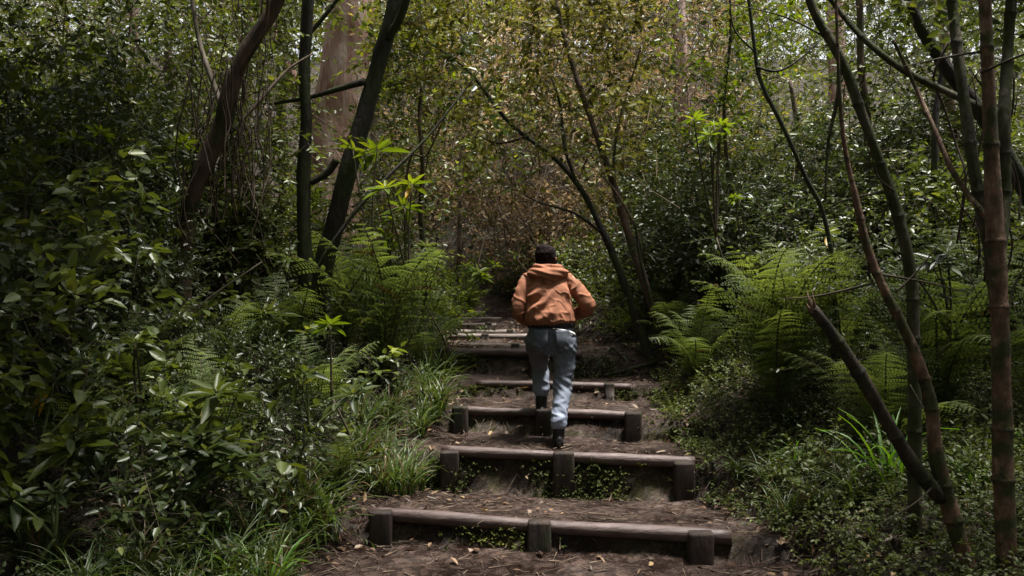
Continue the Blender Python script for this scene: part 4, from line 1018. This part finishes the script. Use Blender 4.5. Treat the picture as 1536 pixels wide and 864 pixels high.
# ------------------------------------------------------------------ the climber
def cloth_mat(name, c, rough=.8, weave=180, bump=.15, var=.25, sheen=.0, wear=None, crease=0):
    m, nt, N = mat(name)
    tc = N('ShaderNodeTexCoord')
    a = N('ShaderNodeTexNoise'); a.inputs['Scale'].default_value = 7; a.inputs['Detail'].default_value = 6
    b = N('ShaderNodeTexNoise'); b.inputs['Scale'].default_value = weave; b.inputs['Detail'].default_value = 2
    nt.links.new(tc.outputs['Object'], a.inputs[0]); nt.links.new(tc.outputs['Object'], b.inputs[0])
    cc = ramp(nt, [(.3, tuple(x * (1 - var) for x in c)), (.7, tuple(x * (1 + var) for x in c))], a.outputs['Fac'])
    if wear:      # faded denim by height
        sx = N('ShaderNodeSeparateXYZ'); nt.links.new(tc.outputs['Object'], sx.inputs[0])
        ad = N('ShaderNodeMath', operation='MULTIPLY_ADD'); ad.inputs[1].default_value = .25; nt.links.new(a.outputs['Fac'], ad.inputs[0]); nt.links.new(sx.outputs['Z'], ad.inputs[2])
        f = ramp(nt, wear, ad.outputs[0])
        mm = N('ShaderNodeMix', data_type='RGBA', blend_type='MULTIPLY'); mm.inputs[0].default_value = 1
        nt.links.new(cc, mm.inputs[6]); nt.links.new(f, mm.inputs[7]); cc = mm.outputs[2]
    p = N('ShaderNodeBsdfPrincipled'); p.inputs['Roughness'].default_value = rough; p.inputs['Sheen Weight'].default_value = sheen; p.inputs['Specular IOR Level'].default_value = .08 if 'hair' in name else .3
    nt.links.new(cc, p.inputs['Base Color'])
    bp = N('ShaderNodeBump'); bp.inputs['Strength'].default_value = bump; bp.inputs['Distance'].default_value = .004
    nt.links.new(b.outputs['Fac'], bp.inputs['Height'])
    if crease:      # fine creases of worn cloth
        q = N('ShaderNodeTexNoise', noise_type='RIDGED_MULTIFRACTAL'); q.inputs['Scale'].default_value = 9; q.inputs['Detail'].default_value = 3; q.inputs['Distortion'].default_value = .8
        mp = N('ShaderNodeMapping'); mp.inputs['Scale'].default_value = (1, 1, .55); mp.inputs['Rotation'].default_value = (0, .5, 0)
        nt.links.new(tc.outputs['Object'], mp.inputs[0]); nt.links.new(mp.outputs[0], q.inputs[0])
        b2 = N('ShaderNodeBump'); b2.inputs['Strength'].default_value = crease; b2.inputs['Distance'].default_value = .02
        nt.links.new(q.outputs['Fac'], b2.inputs['Height']); nt.links.new(b2.outputs[0], bp.inputs['Normal'])
    nt.links.new(bp.outputs[0], p.inputs['Normal'])
    o = N('ShaderNodeOutputMaterial'); nt.links.new(p.outputs[0], o.inputs[0])
    return m


M['jacket'] = cloth_mat('burnt_orange_cotton', (.235, .095, .050), .85, var=.28, crease=1.)
M['denim'] = cloth_mat('faded_denim', (.150, .170, .215), .85, var=.25, crease=.6, wear=[(.3, (1.7, 1.72, 1.8)), (.6, (1.05, 1.05, 1.05)), (.9, (.55, .55, .54))])
M['black'] = cloth_mat('black_knit', (.012, .011, .013), .8)
M['white'] = cloth_mat('white_cotton', (.62, .62, .60), .8)
M['navy'] = cloth_mat('navy_cotton', (.03, .05, .09), .8)
M['skin'] = cloth_mat('skin', (.36, .19, .125), .5, bump=.05, sheen=0, var=.06)
M['hair'] = cloth_mat('dark_hair', (.008, .0045, .005), .8, weave=90, bump=.6, sheen=0)
M['shoe'] = cloth_mat('black_shoe_leather', (.013, .012, .013), .45)
M['sole'] = cloth_mat('dark_rubber', (.03, .028, .026), .7)
M['eye'] = cloth_mat('eye_white', (.7, .68, .65), .2, bump=0, sheen=0)

PO = np.array([.33, 7.45, .38])      # origin of the figure, on the tread
person = empty('person', PO, 0, 'person in an orange hooded jacket and faded jeans climbing the log steps, seen from behind', 'person')


def rings(mb, R, seg=28, sq=1.0):
    """stack of ellipses: (centre, rx, ry, tilt about x)"""
    th = np.linspace(0, 2 * np.pi, seg, endpoint=False)
    cx = np.sign(np.cos(th)) * np.abs(np.cos(th)) ** sq; sy = np.sign(np.sin(th)) * np.abs(np.sin(th)) ** sq
    V = []
    def ring(c, rx, ry, tl=0):
        q = np.stack([cx * rx, sy * ry * math.cos(tl), sy * ry * math.sin(tl)], -1); return np.asarray(c, float) + q
    R = [tuple(x) + (0,) * (4 - len(x)) for x in R]
    V.append(ring(R[0][0], .002, .002)); V += [ring(*x) for x in R]; V.append(ring(R[-1][0], .002, .002))
    V = np.array(V); n = len(V)
    i = np.arange(n - 1)[:, None] * seg; j = np.arange(seg)[None]; j2 = (j + 1) % seg
    mb.add(V, np.stack([i + j, i + j2, i + seg + j2, i + seg + j], -1).reshape(-1, 4))


def limbp(mb, pts, rad, seg=16, sub=6):
    c = catmull(pts, sub); rr = np.interp(np.linspace(0, 1, len(c)), np.linspace(0, 1, len(pts)), rad)
    # rounded ends
    d0 = nrm(c[0] - c[1]); d1 = nrm(c[-1] - c[-2])
    c = np.concatenate([[c[0] + d0 * rr[0] * .8, c[0] + d0 * rr[0] * .5], c, [c[-1] + d1 * rr[-1] * .5, c[-1] + d1 * rr[-1] * .8]])
    rr = np.concatenate([[rr[0] * .5, rr[0] * .85], rr, [rr[-1] * .85, rr[-1] * .5]])
    tube(mb, c, rr, seg)


def fuse(mb, name, mats, parent, voxel=.011, smooth=6, fn=None):
    """weld overlapping forms to one continuous surface, then shape it with fn(vertices, normals)"""
    me = mb.mesh(name + '_form', []); o = bpy.data.objects.new('form', me); COL.objects.link(o)
    q = o.modifiers.new('r', 'REMESH'); q.mode = 'VOXEL'; q.voxel_size = voxel
    s = o.modifiers.new('s', 'SMOOTH'); s.factor = .5; s.iterations = smooth
    dg = bpy.context.evaluated_depsgraph_get(); dg.update()
    out = bpy.data.meshes.new_from_object(o.evaluated_get(dg)); bpy.data.objects.remove(o); bpy.data.meshes.remove(me)
    if fn:
        n = len(out.vertices); v = np.empty(n * 3, np.float32); nn = np.empty(n * 3, np.float32)
        out.vertices.foreach_get('co', v); out.vertices.foreach_get('normal', nn)
        v = fn(v.reshape(-1, 3).astype(float), nn.reshape(-1, 3).astype(float)); out.vertices.foreach_set('co', v.astype(np.float32).ravel())
    out.polygons.foreach_set('use_smooth', np.ones(len(out.polygons), bool))
    out.materials.clear()
    for k in (mats if isinstance(mats, list) else [mats]): out.materials.append(k)
    out.update(); out.name = name
    ob = bpy.data.objects.new(name, out); COL.objects.link(ob); ob.parent = parent
    return ob


def W3(px, py, d): return P(px, py, d) - PO


# joints (local, metres)
hipL, hipR = W3(807, 506, 7.45), W3(846, 507, 7.43)
kneeL, ankL = W3(810, 552, 7.80), W3(812, 586, 7.74)
kneeR, ankR = W3(845, 574, 7.39), W3(838, 640, 7.25)
shL, shR = W3(789, 420, 7.54), W3(854, 420, 7.54)
elL, elR = W3(778, 468, 7.47), W3(882, 459, 7.44)
wrL, wrR = W3(794, 480, 7.70), W3(860, 473, 7.72)
head = W3(818, 388, 7.60)
neck = W3(820, 412, 7.56)
footL = np.array([ankL[0], ankL[1], 0]); footR = np.array([ankR[0], ankR[1], 0])
solL = H(PO[0] + ankL[0], PO[1] + ankL[1] + .02) - PO[2]
solR = H(PO[0] + ankR[0], PO[1] + ankR[1] + .05) - PO[2]
ankL[2] = max(ankL[2], solL + .09); 

# body: one continuous figure under the clothes
mb = MB()
mid = (hipL + hipR) / 2
rings(mb, [(mid + [0, 0, -.09], .13, .09), (mid, .165, .115), (mid + [-.005, .01, .12], .15, .10), (mid + [-.02, .03, .25], .165, .105), (mid + [-.03, .055, .38], .18, .11), ((shL + shR) / 2 + [0, 0, .0], .17, .095), (neck + [0, -.02, .0], .07, .065), (neck + [0, 0, .05], .055, .055)])
limbp(mb, [neck + [0, 0, -.02], neck + [-.003, .02, .06], head + [0, -.01, -.03]], [.058, .054, .055])
# head: skull, jaw, nose, ears
rings(mb, [(head + [0, .035, -.125], .035, .035), (head + [0, .03, -.10], .055, .06), (head + [0, .015, -.05], .07, .085), (head + [0, 0, 0], .076, .097), (head + [0, -.005, .05], .074, .095), (head + [0, -.005, .085], .055, .07), (head + [0, -.005, .103], .025, .035)])
limbp(mb, [head + [0, .098, .005], head + [0, .118, -.03], head + [0, .105, -.042]], [.010, .015, .012], 10)
for s in (-1, 1):
    limbp(mb, [head + [s * .078, -.005, .02], head + [s * .088, -.01, .0], head + [s * .078, 0, -.03]], [.010, .013, .009], 8)
limbp(mb, [head + [-.022, .098, -.066], head + [0, .106, -.065], head + [.022, .098, -.066]], [.006, .009, .006], 8)
for s, sh, el, wr in ((-1, shL, elL, wrL), (1, shR, elR, wrR)):
    limbp(mb, [sh, (sh + el) / 2, el, (el * .45 + wr * .55), wr], [.052, .046, .038, .036, .026])
    hd = nrm(wr - el); inn = np.array([-s * 1.0, 0, 0]); inn = nrm(inn - hd * (inn @ hd)); dn = np.cross(hd, inn) * s
    pc = wr + hd * .045
    limbp(mb, [wr, pc - inn * .0, wr + hd * .085], [.026, .030, .024])
    limbp(mb, [pc + dn * .02, pc - dn * .02], [.022, .022])
    for k, (off, ln) in enumerate(((.030, .062), (.011, .072), (-.009, .066), (-.027, .052))):
        b = wr + hd * .085 + dn * off
        limbp(mb, [b - hd * .02, b + hd * ln * .45, b + hd * ln * .75 + inn * ln * .35, b + hd * ln * .8 + inn * ln * .75], [.0095, .009, .0085, .0075], 8, 4)
    b = wr + hd * .03 + dn * .028
    limbp(mb, [b, b + hd * .03 + dn * .022, b + hd * .055 + dn * .026 + inn * .015], [.012, .0105, .009], 8, 4)
for hp, kn, an, so in ((hipL, kneeL, ankL, solL), (hipR, kneeR, ankR, solR)):
    limbp(mb, [hp, (hp + kn) / 2, kn, kn * .6 + an * .4 + [0, -.015, 0], an], [.085, .073, .054, .053, .036])
    limbp(mb, [an, np.array([an[0], an[1] - .01, so + .05]), np.array([an[0], an[1] + .10, so + .045]), np.array([an[0], an[1] + .17, so + .035])], [.036, .038, .036, .028])
fuse(mb, 'body', M['skin'], person, .0085, 3)
for s in (-1, 1):
    mb = MB(); c = head + [s * .031, .086, .004]
    limbp(mb, [c - [.008, 0, 0], c + [.008, 0, 0]], [.011, .011], 10); mb.build('eye', M['eye'], person)

# hair
mb = MB()
rings(mb, [(head + [0, -.035, -.075], .058, .055), (head + [0, -.03, -.045], .076, .078), (head + [0, -.018, 0], .087, .098), (head + [0, -.012, .05], .088, .105), (head + [0, -.01, .09], .070, .086), (head + [0, -.008, .115], .036, .048)], 24)
for s in (-1, 1):
    limbp(mb, [head + [s * .082, .01, .03], head + [s * .086, .01, -.03]], [.014, .010], 8)
fuse(mb, 'hair', M['hair'], person, .009, 3, lambda v, n: head + (v - head) * 1.05 + n * (noise(v, 60, 2) * .005 + noise(v, 22, 1) * .005)[:, None])

# jeans
def denim_fn(v, n):
    a = noise(v * [.6, .6, 1.6], 16, 3) * .006 + noise(v * [1, 1, .6], 7, 2) * .005
    low = np.clip((.36 - v[:, 2]) / .2, 0, 1) * (v[:, 0] > .03)      # stacked creases above the rear cuff
    a = a + low * np.sin(v[:, 2] * 120 + noise(v, 12, 2) * 3.4 + v[:, 0] * 60) * .005 * np.clip(noise(v + 2, 14, 1) + .6, 0, 1.2)
    kb = np.exp(-((v[:, 2] - (kneeR[2])) / .07) ** 2) * (v[:, 0] > .02)
    a = a + kb * np.sin(v[:, 2] * 95 + v[:, 0] * 60 + noise(v, 11, 2) * 2.5) * .005
    cr = np.exp(-((v[:, 2] - (mid[2] - .10)) / .05) ** 2); a = a + cr * np.sin(v[:, 2] * 90 + np.abs(v[:, 0] - mid[0]) * 120) * .004
    a = a + np.clip(1 - np.abs(noise(v * [.8, 1, 1.5], 13, 2)) * 2.3, 0, 1) ** 1.5 * .007
    # seam line down the seat
    sm = np.exp(-((v[:, 0] - mid[0]) / .010) ** 2) * np.clip((v[:, 2] - mid[2] + .13) / .05, 0, 1) * (n[:, 1] < 0); a = a - sm * .006
    return v + n * a[:, None]


mb = MB()
rings(mb, [(mid + [0, -.005, -.14], .13, .10), (mid + [0, -.008, -.07], .184, .130), (mid + [0, -.008, .0], .190, .136), (mid + [0, .0, .07], .19, .135), (mid + [0, .006, .13], .178, .125), (mid + [0, .006, .15], .175, .122)])
for bx in (-.085, .085):
    limbp(mb, [mid + [bx, -.065, .0], mid + [bx, -.075, -.05]], [.088, .088])
cufL = ankL + [0, 0, .0]; cufR = ankR + np.array([0, 0, -.0])
limbp(mb, [hipL + [-.008, 0, -.02], (hipL + kneeL) / 2 + [-.005, 0, .0], kneeL, (kneeL + cufL) / 2 + [0, -.012, 0], cufL + [0, 0, .0]], [.102, .088, .075, .070, .066])
limbp(mb, [hipR + [.006, 0, -.02], hipR * .5 + kneeR * .5 + [.006, 0, 0], kneeR, (kneeR + cufR) / 2 + [.0, -.012, .0], cufR + [0, .0, .03]], [.106, .092, .078, .072, .070])
jeans = fuse(mb, 'jeans', M['denim'], person, .008, 4, denim_fn)
# back pockets
for bx, tl in ((-.092, .12), (.088, -.12)):
    mb = MB(); u = np.linspace(-1, 1, 9); w = np.linspace(0, 1, 9); U, Wt = np.meshgrid(u, w)
    X = mid[0] + bx + U * .060 * (1 - .15 * Wt) + tl * .0; Zp = mid[2] + .07 - Wt * .135 + np.abs(U) * .012 * Wt - (1 - np.abs(U)) * .018 * Wt ** 3
    rx, ry = .190, .136
    Yp = mid[1] - .008 - ry * np.sqrt(np.maximum(1 - ((X - mid[0]) / rx) ** 2, .05)) - .016 - .020 * np.exp(-((Zp - mid[2] + .02) / .07) ** 2)
    grid(mb, X, Yp, Zp); o = mb.build('pocket', M['denim'], jeans)
    s = o.modifiers.new('s', 'SOLIDIFY'); s.thickness = .002

# jacket with sleeves, hem band and hood
def jacket_fn(v, n):
    x, z = v[:, 0], v[:, 2]
    cx = x - (mid[0] - .01)
    back = np.clip(-n[:, 1] * 1.5, 0, 1)
    # folds pulled from both armpits towards the middle of the hem
    f1 = np.sin((cx * .72 - (z - mid[2]) * .95) * 58 + noise(v, 5, 2) * 1.7) * np.clip((.06 - cx) / .12, 0, 1)
    f2 = np.sin((cx * .85 + (z - mid[2]) * .55) * 40 + noise(v + 3, 5, 2) * 1.8) * np.clip((cx + .02) / .12, 0, 1)
    mask = np.clip((z - mid[2] - .10) / .05, 0, 1) * np.clip((mid[2] + .46 - z) / .12, 0, 1)
    amp = np.clip(noise(v, 7, 2) * .8 + .5, 0, 1.3)
    f1 = np.sign(f1) * np.abs(f1) ** 1.0; f1 = 1 - 2 * np.abs(np.sin(np.arcsin(np.clip(f1, -1, 1)) * .5 + .785)) ** 1.6
    a = (f1 * .030 + f2 * .020) * mask * back * amp + noise(v * [1, 1, .6], 11, 2) * .007
    rg = np.clip(1 - np.abs(noise(v * [1.3, 1, .8] + [0, 0, 2], 8, 2)) * 2.4, 0, 1) ** 1.5; a = a + rg * .011 * mask * back
    rg2 = np.clip(1 - np.abs(noise((v + v[:, [2, 0, 1]] * .4) * [1, 1, 1.2], 15, 2)) * 2.2, 0, 1) ** 1.5; a = a + rg2 * .006
    hem = np.clip((mid[2] + .17 - z) / .05, 0, 1); a = a + hem * np.sin(np.arctan2(v[:, 1], cx) * 34 + noise(v, 9, 1) * 2) * .003
    sl = np.clip((np.abs(cx) - .2) / .03, 0, 1)
    a = a + sl * (np.sin(z * 62 + x * 45 + noise(v, 8, 2) * 2.6) * .007 * np.clip(noise(v + 5, 9, 1) + .6, 0, 1.2))
    return v + n * a[:, None]


def sleeve_fn(v, n):
    a = np.sin(v[:, 2] * 60 - np.abs(v[:, 0]) * 75 + noise(v, 9, 2) * 3.6) * .006 * np.clip(noise(v + 5, 9, 1) * 1.5 + .4, 0, 1.3) + noise(v, 13, 2) * .005 + np.clip(1 - np.abs(noise(v * [1, 1, 1.4], 13, 2)) * 2.2, 0, 1) ** 1.5 * .008
    return v + n * a[:, None]


mb = MB(); ms = (shL + shR) / 2
rings(mb, [(mid + [.0, .01, .094], .180, .130), (mid + [.0, .006, .104], .200, .150), (mid + [-.004, .000, .140], .216, .170), (mid + [-.008, .004, .21], .209, .166), (mid + [-.015, .03, .30], .192, .152), (mid + [-.02, .055, .40], .182, .134), (ms + [0, 0, .005], .165, .110), (ms + [0, .01, .045], .112, .095), (neck + [0, -.01, .0], .085, .085), (neck + [0, -.005, .025], .075, .078)])
jk = fuse(mb, 'jacket', M['jacket'], person, .006, 3, jacket_fn)
for s, sh, el, wr in ((-1, shL, elL, wrL), (1, shR, elR, wrR)):
    mb = MB(); limbp(mb, [sh + [-s * .03, .01, .0], sh * .62 + el * .38 + [s * .004, 0, 0], el + [0, 0, .0], el * .5 + wr * .5 + [0, 0, -.012], wr], [.066, .069, .060, .055, .045], 18)
    fuse(mb, 'sleeve', M['jacket'], jk, .0075, 3, sleeve_fn)
mb = MB()
A = [ms + [-.15, .05, .05], ms + [-.125, -.05, .058], ms + [-.06, -.105, .052], ms + [.0, -.12, .045], ms + [.065, -.105, .052], ms + [.13, -.05, .058], ms + [.15, .05, .05]]
limbp(mb, A, [.028, .04, .045, .048, .045, .04, .028], 16)
A2 = [ms + [-.11, .06, .10], ms + [-.09, -.03, .108], ms + [0, -.075, .10], ms + [.09, -.03, .108], ms + [.11, .06, .10]]
limbp(mb, A2, [.02, .03, .034, .03, .02], 14)
limbp(mb, [ms + [-.07, -.09, .02], ms + [.0, -.112, -.012], ms + [.08, -.09, .02]], [.03, .036, .03], 14)
fuse(mb, 'hood', M['jacket'], jk, .0085, 3, lambda v, n: v + n * (np.sin(v[:, 2] * 150 + v[:, 0] * 28 + noise(v, 9, 2) * 1.6) * .0045 + noise(v, 14, 2) * .004)[:, None])
mb = MB(); rings(mb, [(mid + [0, .008, .082], .190, .140), (mid + [0, .006, .090], .200, .150), (mid + [0, .005, .112], .206, .155), (mid + [0, .005, .128], .196, .148)], 32)
fuse(mb, 'hem_band', M['black'], jk, .008, 1, lambda v, n: v + n * (np.sin(np.arctan2(v[:, 1] - mid[1], v[:, 0] - mid[0]) * 90) * .0015)[:, None])
for s, wr, el in ((-1, wrL, elL), (1, wrR, elR)):
    mb = MB(); hd = nrm(wr - el); limbp(mb, [wr - hd * .01, wr + hd * .03], [.043, .037], 14); mb.build('cuff', M['black'], jk)
# strip of shirt showing under the hem at the right hip
mb = MB(); th = np.radians(np.linspace(272, 345, 30)); t = np.linspace(0, 1, 30)
top = np.stack([mid[0] + .206 * np.cos(th), mid[1] + .003 + .157 * np.sin(th), mid[2] + .080 - .05 * t ** 2], -1)
bot = top - np.stack([-.004 * np.cos(th), -.004 * np.sin(th), -.004 + .016 * np.sin(t * 2.6) + .010 * t], -1)
grid(mb, np.stack([top[:, 0], bot[:, 0]]), np.stack([top[:, 1], bot[:, 1]]), np.stack([top[:, 2], bot[:, 2]]))
o = mb.build('shirt', M['white'], person); s = o.modifiers.new('s', 'SOLIDIFY'); s.thickness = .005
mb = MB(); rings(mb, [(neck + [0, -.008, .015], .08, .078), (neck + [-.003, 0, .045], .072, .07), (neck + [-.003, .004, .065], .066, .064)]); mb.build('collar', M['navy'], person)

# shoes
for an, so, rz in ((ankL, solL, .05), (ankR, solR, -.08)):
    mb = MB(); c = np.array([an[0], an[1], so])
    yv = [-.075, -.055, 0, .06, .12, .165, .19]
    hw = [.022, .038, .041, .043, .047, .040, .022]; hh = [.04, .06, .07, .065, .05, .038, .026]
    def pr(k, f, g):
        th = np.linspace(0, 2 * np.pi, 20, endpoint=False)
        return np.stack([c[0] + hw[k] * f * np.cos(th), np.full(20, c[1] + yv[k]), c[2] + .022 + hh[k] * (np.clip(np.sin(th), -.25, 1)) * g], -1)
    V = np.array([pr(0, .05, .05)] + [pr(k, 1, 1) for k in range(7)] + [pr(6, .05, .05)]); n = len(V)
    i = np.arange(n - 1)[:, None] * 20; j = np.arange(20)[None]; j2 = (j + 1) % 20
    mb.add(V, np.stack([i + j, i + j2, i + 20 + j2, i + 20 + j], -1).reshape(-1, 4))
    limbp(mb, [c + [0, -.005, .06], c + [0, -.005, .15]], [.048, .053], 16)
    sh = fuse(mb, 'shoe', M['shoe'], person, .007, 3, lambda v, n: v + n * (noise(v, 30, 2) * .0015)[:, None])
    mb = MB(); n = 28; th = np.linspace(0, 2 * np.pi, n, endpoint=False)
    yy = c[1] + .057 + .138 * np.sin(th); wd = np.interp(yy - c[1], yv, np.array(hw) + .005); xx = c[0] + np.sign(np.cos(th)) * np.abs(np.cos(th)) ** .5 * wd
    lo = np.stack([xx, yy, np.full(n, c[2] + .001)], -1); hi = lo + [0, 0, .027]; ce0 = np.repeat([[c[0], c[1] + .057, c[2] + .001]], n, 0)
    V = np.array([ce0, lo, hi, ce0 + [0, 0, .027]]); i = np.arange(3)[:, None] * n; j = np.arange(n)[None]; j2 = (j + 1) % n
    mb.add(V, np.stack([i + j, i + j2, i + n + j2, i + n + j], -1).reshape(-1, 4)); mb.build('sole', M['sole'], sh, smooth=False)

# ------------------------------------------------------------------ light, sky, camera
w = bpy.data.worlds.new('World'); SC.world = w; w.use_nodes = True
nt = w.node_tree; nt.nodes.clear()
sk = nt.nodes.new('ShaderNodeTexSky'); sk.sky_type = 'NISHITA'; sk.sun_disc = False
SUN_EL, SUN_AZ = math.radians(77), math.radians(80)      # azimuth from +Y (away from the viewer) towards +X
sk.sun_elevation = SUN_EL; sk.sun_rotation = SUN_AZ; sk.air_density = 1.0; sk.dust_density = 2.5; sk.ozone_density = 1
bg = nt.nodes.new('ShaderNodeBackground'); bg.inputs[1].default_value = .085
ow = nt.nodes.new('ShaderNodeOutputWorld'); hs = nt.nodes.new('ShaderNodeHueSaturation'); hs.inputs['Saturation'].default_value = .24; nt.links.new(sk.outputs[0], hs.inputs['Color']); nt.links.new(hs.outputs[0], bg.inputs[0]); nt.links.new(bg.outputs[0], ow.inputs[0])
sd = bpy.data.lights.new('sun', 'SUN'); sd.energy = 4.8; sd.angle = math.radians(10); sd.color = (1, .96, .89)
so = bpy.data.objects.new('sun', sd); COL.objects.link(so)
dirv = Vector((math.sin(SUN_AZ) * math.cos(SUN_EL), math.cos(SUN_AZ) * math.cos(SUN_EL), math.sin(SUN_EL)))
so.rotation_euler = dirv.to_track_quat('Z', 'Y').to_euler(); so.location = (0, 0, 30)

cam = bpy.data.cameras.new('camera'); cam.sensor_width = 36; cam.lens = 36 * F / 1536; cam.clip_end = 600
co = bpy.data.objects.new('camera', cam); COL.objects.link(co); co.location = (0, 0, EYE); co.rotation_euler = (math.pi / 2, 0, 0)
SC.camera = co
SC.view_settings.view_transform = 'Standard'; SC.view_settings.look = 'None'; SC.view_settings.gamma = 1; SC.view_settings.use_curve_mapping = False
SC.view_settings.exposure = 1.5
SC.cycles.use_denoising = True; SC.cycles.use_adaptive_sampling = False; SC.cycles.denoising_prefilter = 'ACCURATE'; SC.cycles.denoising_input_passes = 'RGB_ALBEDO_NORMAL'
SC.cycles.max_bounces = 6; SC.cycles.diffuse_bounces = 3; SC.cycles.glossy_bounces = 2; SC.cycles.transmission_bounces = 3; SC.cycles.caustics_reflective = False; SC.cycles.caustics_refractive = False
